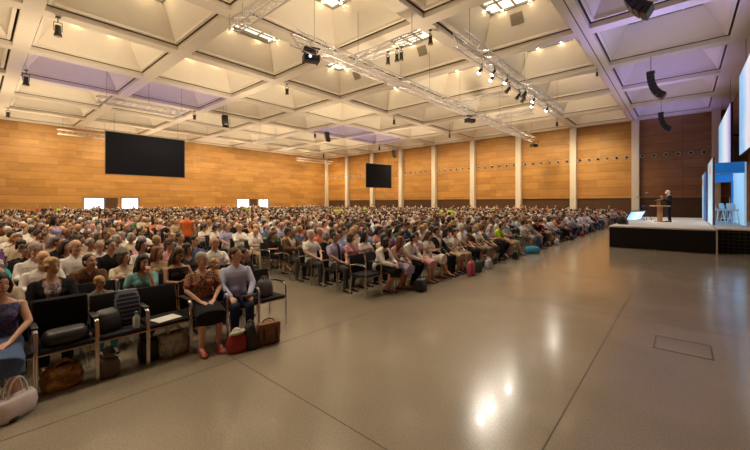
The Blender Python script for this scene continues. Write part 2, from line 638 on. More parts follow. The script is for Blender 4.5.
def lamp_meshes(hx, hy, glow):
    bm = bmesh.new()
    for s in (-1, 1):
        box(bm, (0, s * (hy - .05), 0), (2 * hx, .10, .12))
        box(bm, (s * (hx - .05), 0, 0), (.10, 2 * hy - .20, .12))
    for k in (-1, 0, 1):
        box(bm, (k * hx * .5, 0, 0), (.09, 2 * hy - .20, .08))
    for k in (-1, 1):
        box(bm, (0, k * hy * .36, 0), (2 * hx - .20, .09, .08))
    a = finish(bm, 'frame', M_FRAME, False)
    bm = bmesh.new()
    box(bm, (0, 0, .07), (2 * hx - .22, 2 * hy - .22, .03))
    bulbs = bmesh.new()
    zloft(bulbs, [(.05, .075, .075, 0), (-.05, .075, .075, 0), (-.05, .066, .066, 0)], None, 12)
    ellipsoid(bulbs, (0, 0, -.052), (.062, .062, .05), sub=2, mi=1)
    lampm = finish(bulbs, 'downlight', [M_FRAME, M_DIM if glow is M_DIM else M_BULB], False)
    return a, finish(bm, 'diffuser', glow, False), lampm


cache = {}
for (i, j, x, y, hx, hy) in wells:
    hx, hy = hx * .985, hy * .985
    key = (round(hx, 1), round(hy, 1), i == 8 or (i, j) in DARK)
    if key not in cache:
        cache[key] = lamp_meshes(hx, hy, M_DIM if i == 8 or (i, j) in DARK else M_GLOW)
    t = empty('ceiling_light', (x, y, H + 2.05))
    link('frame', cache[key][0], t); link('diffuser', cache[key][1], t); 
    for s in (-1, 1):
        for k in (-.52, .52):
            for q in ((k * hx, s * (hy - .16), 0), (s * (hx - .16), k * hy, 0)):
                link('downlight', cache[key][2], t).location = q
    if j >= 3:
        txt = 'luminous panel in the coffer %s from the column wall, %s from side wall' % (ordinal(10 - j), ordinal(i + 1))
    else:
        txt = 'ceiling panel behind the viewpoint, coffer row %s, %s from side wall' % (ordinal(3 - j), ordinal(i + 1))
    tag(t, txt, 'ceiling light', 'luminous panels in the ceiling coffers')

# walls
BAND = 2.526


def wall_obj(name, boxes):
    bm = bmesh.new()
    mats = []
    for c, s, m in boxes:
        if m not in mats:
            mats.append(m)
        box(bm, c, s, mi=mats.index(m))
    return tag(link(name, finish(bm, name, mats, False)), kind='structure')


# column wall (far): veneer above, dark recessed band below
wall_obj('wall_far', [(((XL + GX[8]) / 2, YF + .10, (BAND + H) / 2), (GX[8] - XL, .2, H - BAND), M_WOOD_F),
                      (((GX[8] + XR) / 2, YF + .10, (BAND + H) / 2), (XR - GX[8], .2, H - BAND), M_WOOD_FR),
                      (((XL + XR) / 2, YF + .22, BAND / 2), (XR - XL, .2, BAND), M_BAND),
                      (((XL + XR) / 2, YF + .17, H + .4), (XR - XL + 1, .3, .8), M_CEIL)])
# side wall with two door recesses
DOORS = [(9.41, 11.75), (13.54, 15.72), (30.5, 32.99), (34.7, 36.88)]
DH = 2.712
ys = [YB] + [v for d in DOORS for v in d] + [YF]
bx = [((XL - .10, (YB + YF) / 2, (DH + H) / 2), (.2, YF - YB, H - DH), M_WOOD_L)]
for a, b in zip(ys[::2], ys[1::2]):
    bx.append(((XL - .10, (a + b) / 2, DH / 2), (.2, b - a, DH), M_WOOD_L))
bx.append(((XL - .17, (YB + YF) / 2, H + .4), (.3, YF - YB, .8), M_CEIL))
wall_obj('wall_side', bx)
for n, (a, b) in enumerate(DOORS):
    bm = bmesh.new()
    for y in (a + .06, b - .06):
        box(bm, (XL - .06, y, DH / 2), (.16, .12, DH), mi=1)
    box(bm, (XL - .06, (a + b) / 2, DH - .06), (.16, b - a - .24, .12), mi=1)
    if n == 3:
        box(bm, (XL - .06, (a + b) / 2, DH / 2), (.10, .10, DH - .2), mi=1)
    box(bm, (XL - .12, (a + b) / 2, DH / 2 - .05), (.03, b - a - .24, DH - .14), mi=0)
    tag(link('door_%d' % (n + 1), finish(bm, 'door', [M_DAY, M_BLACK], False)), kind='structure')
    bm = bmesh.new()
    box(bm, (XL + .05, b + .75, DH / 2), (.06, 1.35, DH - .04), bev=.01)
    o = link('door_leaf', finish(bm, 'door_leaf', M_WOOD_L if n % 2 else M_BAND, False))
    tag(o, 'wooden door leaf folded open beside %s bright doorway from the entrance side' % ordinal(n + 1), 'door')
    bm = bmesh.new()
    tube(bm, [(XL + .10, b + .2, .9), (XL + .10, b + .2, 1.4)], .016)
    link('handle', finish(bm, 'handle', M_CHROME), o)
# stage-side wall: veneer low, exposed brick above the displays
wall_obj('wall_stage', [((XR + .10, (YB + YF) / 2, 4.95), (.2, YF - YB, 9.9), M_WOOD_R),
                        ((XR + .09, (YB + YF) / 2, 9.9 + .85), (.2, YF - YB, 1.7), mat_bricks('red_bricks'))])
wall_obj('wall_rear', [(((XL + XR) / 2, YB - .10, H / 2), (XR - XL, .2, H), M_WOOD_F)])
# columns on the grid lines
for n, x in enumerate(GX[1:] + [GX[0] + .45]):
    wx = .72 if n < 8 else .66 if n == 8 else .5
    x += .14 if n in (7, 8) else 0
    bm = bmesh.new()
    box(bm, (x, YF - .22, H / 2), (wx, .80, H), bev=.03)
    tag(link('column_%d' % (n + 1), finish(bm, 'column', M_COLUMN, False)), kind='structure')
bm = bmesh.new()
for x0, x1 in zip(GX[:-1], GX[1:]):
    for k in (.33, .66):
        box(bm, (x0 + (x1 - x0) * k, YF + .115, BAND / 2), (.03, .03, BAND))
tag(link('trim_1', finish(bm, 'trim', M_BLACK, False)), kind='structure')

# round air nozzles along the column wall
bm = bmesh.new()
ZN = 4.02 + .0
NR = .23


def ringpts(r, y, n=20):
    return [V((r * math.cos(2 * PI * k / n), y, r * math.sin(2 * PI * k / n))) for k in range(n)]


skin_rings(bm, [ringpts(NR, 0), ringpts(NR, -.07), ringpts(NR * .86, -.11), ringpts(NR * .74, -.07), ringpts(NR * .70, 0)], cap=False)
noz_ring = finish(bm, 'rim', M_COLUMN)
bm = bmesh.new()
ellipsoid(bm, (0, -.03, 0), (.125, .11, .125))
noz_ball = finish(bm, 'outlet', M_BLACK)
bm = bmesh.new()
skin_rings(bm, [ringpts(.165, -.002), ringpts(.165, -.014)])
noz_back = finish(bm, 'backplate', M_GRILLE)
ZN = at(600, 157, 5).z
t_w = YF / (math.sin(R(YAW)) * (600 - CX) + math.cos(R(YAW)) * FPX)
ZN = HCAM + (CY - 159.2) * t_w
for i in range(len(GX) - 1):
    for k in range(6):
        x = GX[i] + (GX[i + 1] - GX[i]) * (k + .75) / 6.5
        o = link('air_nozzle', noz_ring)
        o.location = (x, YF, ZN)
        link('outlet', noz_ball, o); link('backplate', noz_back, o)
        tag(o, 'round air nozzle, %s of six in the wooden bay %s from stage' % (ordinal(k + 1), ordinal(9 - i)), 'air nozzle', 'air nozzles along the column wall')

# ------------------------------------------------------------------ stage
SZ = 0.94
SX0, SX1 = -2.44, 0.96
SY0, SY1 = 18.6, 32.3
bm = bmesh.new()
box(bm, ((SX0 + SX1) / 2, (SY0 + SY1) / 2, SZ / 2 - .03), (SX1 - SX0, SY1 - SY0, SZ - .06))
stage = link('stage', finish(bm, 'stage', M_SKIRT, False))
tag(stage, 'long low stage with black skirting and pale grey top beside the hall floor', 'stage')
bm = bmesh.new()
box(bm, ((SX0 + SX1) / 2, (SY0 + SY1) / 2, SZ - .03), (SX1 - SX0 + .02, SY1 - SY0 + .02, .06), bev=.008)
link('stage_top', finish(bm, 'stage_top', M_STAGE, False), stage)
bm = bmesh.new()
box(bm, (SX1 + .03, SY0 - .02, SZ / 2), (.05, .05, SZ))
link('corner_post', finish(bm, 'corner_post', M_ALU, False), stage)
# open scaffold riser carrying the set portal
bm = bmesh.new()
box(bm, ((SX1 + XR) / 2, SY0 + 5.3, SZ / 2 - .03), (XR - SX1 - .16, 9.0, SZ - .08))
rise = link('stage_riser', finish(bm, 'stage_riser', M_SKIRT, False))
tag(rise, 'black stage riser with ribbed grille front carrying the blue portal', 'stage riser')
bm = bmesh.new()
box(bm, ((SX1 + XR) / 2, SY0 + 5.3, SZ - .03), (XR - SX1 - .15, 9.02, .05))
link('riser_top', finish(bm, 'riser_top', M_STAGE, False), rise)
bm = bmesh.new()
for k in range(6):
    box(bm, ((SX1 + XR) / 2, SY0 + .78, .08 + k * .145), (XR - SX1 - .16, .03, .022))
for k in range(9):
    box(bm, (SX1 + .08 + k * .155, SY0 + .785, .44), (.014, .02, .86))
link('front_grille', finish(bm, 'front_grille', plain('grille_bars', (.06, .055, .05), .5, .5), False), rise)


def set_panel(label, y0, y1, z1, x, blue, near):
    root = empty('set_panel', (x, (y0 + y1) / 2, SZ))
    tag(root, label, 'stage panel', None)
    h = z1 - SZ
    L = y1 - y0
    bm = bmesh.new(); box(bm, (0, near * L * blue / 2, h / 2), (.09, L * (1 - blue), h), bev=.01)
    link('pale_face', finish(bm, 'pale_face', M_PALE, False), root)
    bm = bmesh.new(); box(bm, (0, -near * L * (1 - blue) / 2, h / 2), (.09, L * blue, h), bev=.01)
    link('blue_strip', finish(bm, 'blue_strip', M_BLUE, False), root)
    bm = bmesh.new(); box(bm, (.0, -L / 2 - .03, h / 2), (.08, .06, h))
    link('edge_post', finish(bm, 'edge_post', plain('violet_grey_metal', (.16, .12, .22), .5), False), root)
    bm = bmesh.new()
    ellipsoid(bm, (-.05, near * L * blue / 2, h - .45), (.012, .38, .26))
    link('emblem', finish(bm, 'emblem', plain('orange_emblem', (.85, .36, .16), .6)), root)
    return root


set_panel('tall pale blue stage panel with orange emblem, adjoining the blue portal', 22.0, 25.9, 4.0, 1.07, .12, -1)
set_panel('pale and blue stage panel standing deeper on stage, behind the taller panel', 26.8, 31.2, 3.72, 1.02, .58, 1)
root = empty('stage_portal', (1.6, 23.0, SZ))
tag(root, 'blue doorway portal with deep header standing on the stage riser', 'portal')
bm = bmesh.new(); box(bm, (-.02, -.4, 2.60), (.98, .5, .48), bev=.01); link('header', finish(bm, 'header', M_BLUE, False), root)
bm = bmesh.new(); box(bm, (-.02, 3.9, 2.35), (.94, .2, .42), bev=.01); link('rear_header', finish(bm, 'rear_header', M_BLUE, False), root)
bm = bmesh.new(); box(bm, (.50, 1.75, 1.42), (.08, 4.5, 2.84), bev=.01); link('side_panel', finish(bm, 'side_panel', M_PALE, False), root)
bm = bmesh.new(); box(bm, (.43, 3.9, 1.10), (.07, .35, 2.2)); link('blue_strip', finish(bm, 'blue_strip', M_BLUE, False), root)
bm = bmesh.new(); box(bm, (-.47, 3.9, 1.1), (.07, .2, 2.2)); link('rear_post', finish(bm, 'rear_post', M_BLUE, False), root)

# chrome bar stools in the portal
for n, (x, y) in enumerate(((1.42, 24.2), (1.66, 24.9), (1.84, 23.9))):
    root = empty('bar_stool', (x, y, SZ), .5 * n)
    tag(root, ['chrome stool nearest the set panel inside the portal', 'chrome stool in the middle, farther inside the portal', 'chrome stool beside the pale portal side panel'][n], 'stool', 'stools inside the stage portal')
    bm = bmesh.new()
    zloft(bm, [(.62, .17, .17, 0), (.64, .19, .19, 0), (.70, .19, .19, 0), (.72, .16, .16, 0)])
    link('seat', finish(bm, 'seat', M_ALU), root)
    bm = bmesh.new()
    loft(bm, [((-.17, 0, .72), (.02, 0, 0), (0, .17, 0)), ((-.20, 0, .90), (.02, 0, 0), (0, .19, 0)), ((-.22, 0, 1.0), (.015, 0, 0), (0, .15, 0))])
    link('backrest', finish(bm, 'backrest', M_ALU), root)
    for k in range(4):
        a = PI / 4 + k * PI / 2
        bm = bmesh.new()
        tube(bm, [(.12 * math.cos(a), .12 * math.sin(a), .64), (.21 * math.cos(a), .21 * math.sin(a), 0)], .016)
        link('leg', finish(bm, 'leg', M_CHROME), root)
    bm = bmesh.new()
    tube(bm, [(.175 * math.cos(2 * PI * k / 16), .175 * math.sin(2 * PI * k / 16), .25) for k in range(17)], .011)
    link('foot_ring', finish(bm, 'foot_ring', M_CHROME), root)

# lectern
LP = (-0.90, 24.0, SZ)
root = empty('lectern', LP, 0.0)
tag(root, 'oak lectern with wide round top and raised reading desk on the stage', 'lectern')
bm = bmesh.new(); zloft(bm, [(0, .25, .25, 0), (.03, .25, .25, 0), (.05, .20, .20, 0)]); link('base', finish(bm, 'base', M_OAK), root)
bm = bmesh.new(); box(bm, (0, 0, .43), (.22, .26, .78), bev=.02); link('pedestal', finish(bm, 'pedestal', M_OAK), root)
bm = bmesh.new(); zloft(bm, [(.82, .42, .46, 0), (.835, .44, .48, 0), (.865, .44, .48, 0), (.88, .42, .46, 0)], n=28); link('table_top', finish(bm, 'table_top', M_OAK), root)
bm = bmesh.new(); box(bm, (-.05, 0, 1.02), (.14, .30, .30), bev=.01); link('desk_post', finish(bm, 'desk_post', M_OAK), root)
bm = bmesh.new(); box(bm, (-.02, 0, 1.19), (.38, .52, .03), Matrix.Rotation(R(-14), 4, 'Y'), .008); link('reading_desk', finish(bm, 'reading_desk', M_OAK), root)
bm = bmesh.new(); tube(bm, [(-.2, .1, 1.14), (-.22, .1, 1.28), (-.16, .08, 1.42), (-.04, .05, 1.46)], .008); ellipsoid(bm, (-.03, .05, 1.46), (.03, .018, .018))
link('microphone', finish(bm, 'microphone', M_BLACK), root)
bm = bmesh.new(); box(bm, (0, 0, .012), (.22, .30, .008), Matrix.Rotation(R(-14), 4, 'Y'))
o = link('speech_notes', finish(bm, 'speech_notes', M_PAPER, False)); o.location = (LP[0] - .01, LP[1], SZ + 1.205)
tag(o, 'white pages of a speech lying on the lectern reading desk', 'paper')

# microphone boom stand and monitors at the stage lip
root = empty('microphone_stand', (-2.02, 27.0, SZ))
tag(root, 'tall thin microphone boom stand at the stage edge beyond the blue monitors', 'microphone stand')
for k in range(3):
    a = k * 2 * PI / 3
    bm = bmesh.new(); tube(bm, [(0, 0, .16), (.30 * math.cos(a), .30 * math.sin(a), .01)], .012); link('leg', finish(bm, 'leg', M_BLACK), root)
bm = bmesh.new(); tube(bm, [(0, 0, .12), (0, 0, 1.45)], .014); link('pole', finish(bm, 'pole', M_CHROME), root)
bm = bmesh.new(); tube(bm, [(-.15, -.1, 1.35), (0, 0, 1.45), (.30, .25, 1.62)], .010); link('boom_arm', finish(bm, 'boom_arm', M_BLACK), root)
bm = bmesh.new(); capsule(bm, (.30, .25, 1.62), (.42, .34, 1.66), .022, .028); link('microphone', finish(bm, 'microphone', plain('silver_mesh', (.5, .5, .5), .4, .6)), root)
root = empty('camera_tripod', (-1.55, 26.0, SZ))
root.scale = (.75,) * 3
tag(root, 'small black video camera on tripod behind the lectern table', 'camera')
for k in range(3):
    a = k * 2 * PI / 3 + .4
    bm = bmesh.new(); tube(bm, [(0, 0, .98), (.30 * math.cos(a), .30 * math.sin(a), 0)], .014); link('leg', finish(bm, 'leg', M_BLACK), root)
bm = bmesh.new(); box(bm, (-.04, 0, 1.08), (.34, .15, .16), bev=.02); link('body', finish(bm, 'body', M_BLACK), root)
bm = bmesh.new(); tube(bm, [(-.2, 0, 1.08), (-.34, 0, 1.08)], .06, 14); link('lens', finish(bm, 'lens', M_BLACK), root)
scr = mat_screen('monitor_picture', ((0.0, (.30, .55, 1.0)), (.5, (.55, .75, 1.0)), (1.0, (.25, .45, .95))), 1.5, .3)
for n, (x, y, rz) in enumerate(((-2.08, 24.9, R(150)), (-2.05, 26.0, R(150)))):
    root = empty('stage_monitor', (x, y, SZ), rz)
    tag(root, ['tilted floor monitor with bright blue picture, nearer the hall floor', 'tilted floor monitor with bright blue picture, next behind at the stage lip'][n], 'monitor', 'tilted blue monitors on the stage lip')
    bm = bmesh.new()
    rot = Matrix.Rotation(R(-32), 4, 'Y')
    box(bm, (0, 0, .30), (.07, 1.0, .60), rot, .015)
    link('casing', finish(bm, 'casing', M_BLACK), root)
    bm = bmesh.new(); box(bm, V((0, 0, .30)) + (rot @ V((-.038, 0, 0))), (.012, .94, .54), rot); link('display', finish(bm, 'display', scr, False), root)
    bm = bmesh.new(); box(bm, V((0, 0, .30)) + (rot @ V((.038, 0, 0))), (.012, .94, .54), rot); link('display', finish(bm, 'display', scr, False), root)
    bm = bmesh.new(); tube(bm, [(.02, -.3, .3), (.30, -.3, .01)], .014); tube(bm, [(.02, .3, .3), (.30, .3, .01)], .014)
    link('prop', finish(bm, 'prop', M_BLACK), root)
bm = bmesh.new()
zloft(bm, [(0, .20, .34, 0), (.10, .22, .36, 0), (.30, .16, .32, -.04), (.36, .08, .28, -.06)], pw=.6)
o = link('floor_speaker', finish(bm, 'floor_speaker', M_BLACK)); o.location = (-2.15, 20.6, SZ)
tag(o, 'small black wedge speaker on the near corner of the stage lip', 'speaker')
bm = bmesh.new(); box(bm, (-.19, 0, .18), (.02, .5, .22), Matrix.Rotation(R(20), 4, 'Y')); link('grille', finish(bm, 'grille', M_SLOT), o)

# big displays on the stage-side wall
NS = mat_screen('near_display_picture', ((0.0, (.86, .90, 1.0)), (.28, (.62, .82, 1.0)), (.50, (.95, .90, .95)), (.62, (.80, .62, .72)), (.78, (.90, .92, 1.0)), (.95, (.30, .62, 1.0))), .72, .16)
FS = mat_screen('far_display_picture', ((0.0, (.26, .16, .46)), (.14, (.55, .50, .85)), (.30, (.85, .86, 1.0)), (.5, (.98, .97, 1.0)), (.72, (.55, .80, 1.0)), (1.0, (.25, .60, 1.0))), .72, .12)
for n, (y0, y1, z0, z1, sm) in enumerate(((19.6, 31.6, 4.906, 9.886, NS), (37.0, 48.2, 4.906, 9.419, FS))):
    root = empty('video_display', (2.71, (y0 + y1) / 2, z0))
    tag(root, ['huge lit video display hung near the viewpoint, high above the bare floor', 'huge lit video display hung above the set panels, farther from the viewpoint'][n], 'display')
    bm = bmesh.new(); box(bm, (.06, 0, (z1 - z0) / 2), (.14, y1 - y0, z1 - z0), bev=.01); link('casing', finish(bm, 'casing', M_BLACK, False), root)
    bm = bmesh.new(); box(bm, (-.015, 0, (z1 - z0) / 2), (.012, y1 - y0 - .04, z1 - z0 - .04)); link('picture', finish(bm, 'picture', sm, False), root)
    for k in (-.35, .35):
        bm = bmesh.new(); box(bm, (.53, k * (y1 - y0), (z1 - z0) / 2), (.80, .10, .10)); link('wall_bracket', finish(bm, 'wall_bracket', M_BLACK, False), root)
        bm = bmesh.new(); tube(bm, [(.10, k * (y1 - y0), z1 - z0), (.10, k * (y1 - y0), H - z0)], .012); link('cable', finish(bm, 'cable', M_WIRE), root)

# ------------------------------------------------------------------ hung projection screens (their black backs)
for (xa, ya, xb, yb, z0, z1, lab) in ((-46.6, 9.26, -46.6, 17.27, 5.062, 9.73, 'wide black back of a hung projection screen nearer the entrance doors'),
                                      (-38.9, 42.17, -37.66, 47.3, 4.486, 8.485, 'smaller black back of a hung projection screen before the pale columns')):
    A, B = V((xa, ya, 0)), V((xb, yb, 0))
    L = (B - A).length
    root = empty('projection_screen', ((xa + xb) / 2, (ya + yb) / 2, z0), math.atan2(yb - ya, xb - xa) - PI / 2)
    tag(root, lab, 'projection screen')
    h = z1 - z0
    bm = bmesh.new(); box(bm, (0, 0, h / 2), (.03, L - .04, h - .04)); link('cloth', finish(bm, 'cloth', M_NAVY, False), root)
    bm = bmesh.new()
    for s in (-1, 1):
        box(bm, (0, s * (L / 2 - .03), h / 2), (.07, .08, h))
        box(bm, (0, 0, h / 2 + s * (h / 2 - .04)), (.07, L - .16, .08))
    link('border_frame', finish(bm, 'border_frame', plain('screen_frame', (.06, .08, .07), .5), False), root)
    for s in (-1, 1):
        bm = bmesh.new(); tube(bm, [(0, s * L * .40, h), (0, s * L * .40, ceil_z(xa + (xb - xa) * (.5 + .4 * s), ya + (yb - ya) * (.5 + .4 * s)) - z0)], .014); link('cable', finish(bm, 'cable', M_WIRE), root)


# ------------------------------------------------------------------ trusses and hung gear
def truss(label, p0, p1, s=.36, hang=(), r=.034):
    s *= 1.45
    p0, p1 = V(p0), V(p1)
    d = (p1 - p0).normalized()
    side = V((-d.y, d.x, 0))
    L = (p1 - p0).length
    root = empty('lighting_truss', p0)
    tag(root, label, 'truss')
    cs = [side * (s / 2) + V((0, 0, s / 2)), side * (-s / 2) + V((0, 0, s / 2)), side * (-s / 2) - V((0, 0, s / 2)), side * (s / 2) - V((0, 0, s / 2))]
    for c in cs:
        bm = bmesh.new(); tube(bm, [c, c + d * L], r, 8); link('chord', finish(bm, 'chord', M_ALU), root)
    bm = bmesh.new()
    n = max(2, int(L / s))
    for k in range(n):
        a, b = L * k / n, L * (k + 1) / n
        for q in range(4):
            c0, c1 = cs[q], cs[(q + 1) % 4]
            if (k + q) % 2:
                c0, c1 = c1, c0
            tube(bm, [c0 + d * a, c1 + d * b], r * .5, 5)
    link('lacing', finish(bm, 'lacing', M_ALU), root)
    for t in hang:
        bm = bmesh.new(); q = p0 + d * (L * t); tube(bm, [d * (L * t) + V((0, 0, s / 2)), d * (L * t) + V((0, 0, ceil_z(q.x, q.y) - p0.z))], .011, 6); link('cable', finish(bm, 'cable', M_WIRE), root)
    return root


ZT = 9.73
truss('long silver truss hanging over the audience, carrying the projectors', (-13.74, 9.88, ZT), (-13.74, 45.59, ZT), .38, (.035, .33, .55, .78, .97))
truss('silver truss with bright spotlights hanging parallel to the stage', (-7.94, 15.09, ZT), (-7.94, 33.3, ZT), .40, (.06, .5, .95))
a = at(280, 0, 10.741); b = at(233, 27, 10.741)
truss('silver truss crossing above the near audience block, by the dark batten', (b.x, b.y, 10.741), (b.x + 9.3, b.y, 10.741), .32, (.1, .9))
a = at(352, 61, 10.275); b = at(420, 36, 10.275)
truss('silver cross truss with little lamps reaching towards a luminous panel', (a.x, (a.y + b.y) / 2, 10.275), (b.x, (a.y + b.y) / 2, 10.275), .30, (.1, .9))
a = at(455, 104, 10.119); b = at(508, 93, 10.119)
truss('thin cross truss between the two long trusses, nearer one', (a.x, (a.y + b.y) / 2, 10.119), (b.x, (a.y + b.y) / 2, 10.119), .26, (.1, .9))
a = at(497, 118, 10.119); b = at(533, 111, 10.119)
truss('thin cross truss between the two long trusses, farther one', (a.x, (a.y + b.y) / 2, 10.119), (b.x, (a.y + b.y) / 2, 10.119), .26, (.1, .9))
a = at(96, 99, 10.197); b = at(186, 114, 10.197)
truss('pale truss hung above the large black projection screen', ((a.x + b.x) / 2, a.y, 10.197), ((a.x + b.x) / 2, b.y, 10.197), .34, (.1, .55, .95))
a = at(58, 131, 9.963); b = at(108, 138, 9.963)
truss('pale truss near the side wall just beyond the large black screen', ((a.x + b.x) / 2, a.y, 9.963), ((a.x + b.x) / 2, b.y, 9.963), .34, (.1, .9))
a = at(256, 142, 10.43); b = at(279, 138.5, 10.43)
truss('short pale truss far over the audience before the corner', (a.x, (a.y + b.y) / 2, 10.43), (b.x, (a.y + b.y) / 2, 10.43), .34, (.1, .9))
a = at(297, 159, 10.119); b = at(323, 164, 10.119)
truss('pale truss near the corner where wooden wall meets columns', (a.x, a.y, 10.119), (a.x, min(b.y, 49.6), 10.119), .34, (.1, .9))

# dark batten under the near ceiling beam
a = at(233, 29, 10.975); b = at(268, 41, 10.975)
bm = bmesh.new(); box(bm, (0, 0, 0), (.24, (b.y - a.y), .16), bev=.015)
o = link('light_batten', finish(bm, 'light_batten', M_FRAME)); o.location = ((a.x + b.x) / 2, (a.y + b.y) / 2, 10.975)
tag(o, 'dark strip light batten hung beside the near cross truss', 'light batten')
bm = bmesh.new(); box(bm, (0, 0, -.085), (.14, (b.y - a.y) * .9, .012)); link('diffuser', finish(bm, 'diffuser', M_GRILLE), o)
for s in (-1, 1):
    bm = bmesh.new(); tube(bm, [(0, s * 1.2, .07), (0, s * 1.2, ceil_z(o.location.x, o.location.y + s * 1.2) - 10.975)], .01); link('cable', finish(bm, 'cable', M_WIRE), o)


def projector(label, loc, lens=True):
    root = empty('projector', loc, R(-25))
    root.scale = (.80,) * 3
    tag(root, label, 'projector', 'projectors under the long truss')
    bm = bmesh.new(); box(bm, (0, 0, 0), (.62, .80, .36), bev=.04); link('body', finish(bm, 'body', M_BLACK), root)
    bm = bmesh.new(); tube(bm, [(.29, -.14, 0), (.42, -.14, 0)], .11, 16); link('lens_barrel', finish(bm, 'lens_barrel', M_BLACK), root)
    bm = bmesh.new(); ellipsoid(bm, (.42, -.14, 0), (.03, .085, .085)); link('lens', finish(bm, 'lens', M_BLUELENS if lens else M_BLACK), root)
    for s in (-1, 1):
        bm = bmesh.new(); box(bm, (0, s * .46, 0), (.66, .03, .42)); box(bm, (0, s * .43, .19), (.66, .09, .03)); box(bm, (0, s * .43, -.19), (.66, .09, .03))
        link('rigging_frame', finish(bm, 'rigging_frame', M_BLACK), root)
    bm = bmesh.new(); tube(bm, [(0, 0, .17), (0, 0, .56)], .03); box(bm, (0, 0, .54), (.95, .95, .04)); link('mount', finish(bm, 'mount', M_BLACK), root)


for px, py, t in ((311, 59, 'black projector with glowing blue lens, under the near end of the truss'), (471, 120.5, 'black projector under the middle of the long truss'), (534, 145.5, 'black projector under the far end of the long truss')):
    p = at(px, py, 9.03)
    projector(t, (-13.74, p.y, 9.03), px == 311)


def spotlight_parts():
    out = {}
    bm = bmesh.new(); zloft(bm, [(0, .09, .09, 0), (-.02, .10, .10, 0), (-.30, .11, .11, 0), (-.42, .14, .14, 0), (-.44, .13, .13, 0)]); out['housing'] = finish(bm, 'housing', M_BLACK)
    bm = bmesh.new(); box(bm, (0, .13, -.05), (.03, .02, .36)); box(bm, (0, -.13, -.05), (.03, .02, .36)); box(bm, (0, 0, .13), (.03, .28, .02)); out['yoke'] = finish(bm, 'yoke', M_BLACK)
    bm = bmesh.new(); tube(bm, [(0, 0, .13), (0, 0, .34)], .018); box(bm, (0, 0, .34), (.16, .16, .03)); out['hanger'] = finish(bm, 'hanger', M_BLACK)
    bm = bmesh.new(); ellipsoid(bm, (0, 0, -.44), (.115, .115, .02)); out['lens'] = finish(bm, 'lens', M_GRILLE)
    bm = bmesh.new(); ellipsoid(bm, (0, 0, -.44), (.125, .125, .03)); out['lit'] = finish(bm, 'lens', M_LENS)
    return out


SP = spotlight_parts()


def spotlight(label, loc, scale=1.0, rx=0, ry=0, lit=False, group=None):
    root = empty('spotlight', loc)
    root.scale = (scale,) * 3
    tag(root, label, 'spotlight', group)
    link('hanger', SP['hanger'], root); link('yoke', SP['yoke'], root)
    h = link('housing', SP['housing'], root)
    h.rotation_euler = (rx, ry, 0)
    link('lens', SP['lit'] if lit else SP['lens'], h)
    return root


hang = [(58, 17, 1.35, 'black spotlight hung from the near ceiling beam, closest to the entrance side'),
        (26, 70, 1.5, 'large black spotlight hung low at the wide beam near the side wall'),
        (8, 108, 1.25, 'black spotlight hung where the wide beam meets the side wall'),
        (287, 84, 1.15, 'black spotlight hung at a beam crossing beyond the nearest projector'),
        (430.5, 30, 1.1, 'black spotlight hung at the beam crossing before the spotlit truss'),
        (394, 116, 1.25, 'black spotlight hung at a beam crossing midway to the small screen'),
        (449.5, 131, 1.2, 'black spotlight hung at a beam crossing above the fourth column'),
        (194.5, 111, 1.2, 'black spotlight hung under the violet tinted coffers above the big screen'),
        (315, 131, 1.2, 'black spotlight hung beside the second delay speaker'),
        (379.5, 144, 1.4, 'black spotlight hung just above the small black projection screen'),
        (557, 118.5, 1.2, 'black spotlight hung at the beam over the seventh column'),
        (597, 69, .7, 'tiny black spotlight at the beam joint nearest the stage ceiling'),
        (323.5, 152, 1.3, 'black spotlight hung near the far corner of the hall')]
for px, py, sc, lab in hang:
    p = at(px, py, H)
    sc *= .6 * U
    o = spotlight(lab, (p.x, p.y, H - .355 * sc), sc)
    cz = ceil_z(p.x, p.y)
    if cz > H:
        bm = bmesh.new(); tube(bm, [(0, 0, .34), (0, 0, .355 + (cz - H) / sc)], .012, 6); link('drop_pipe', finish(bm, 'drop_pipe', M_BLACK), o)
lamps = [(490, 70, 1), (494, 74, 1), (509, 76, 1), (513.5, 81, 1), (516, 89, 0), (526, 95, 0), (519, 97, 0), (541, 100, 1), (545, 104, 1), (549.5, 110, 1), (537, 98, 0)]
for k, (px, py, lit) in enumerate(lamps):
    p = at(px, py, 9.03)
    t = '%s lamp on the truss parallel to the stage, %s of eleven from the viewpoint' % ('lit white' if lit else 'dark unlit', ordinal(k + 1))
    spotlight(t, (-7.94 + (.22 if k % 2 else -.22), p.y, 9.217), .72 if lit else .95, R(-28), R(25), bool(lit), 'lamps on the spotlit truss')
for k, (px, py) in enumerate(((384, 53), (399, 49), (386, 46))):
    p = at(px, py, 9.886)
    p.y = (at(352, 61, 10.275).y + at(420, 36, 10.275).y) / 2
    spotlight('small black lamp under the cross truss by the luminous panel, %s from projector end' % ordinal(k + 1), (p.x, p.y, 9.755), .90, group='lamps on the cross truss')


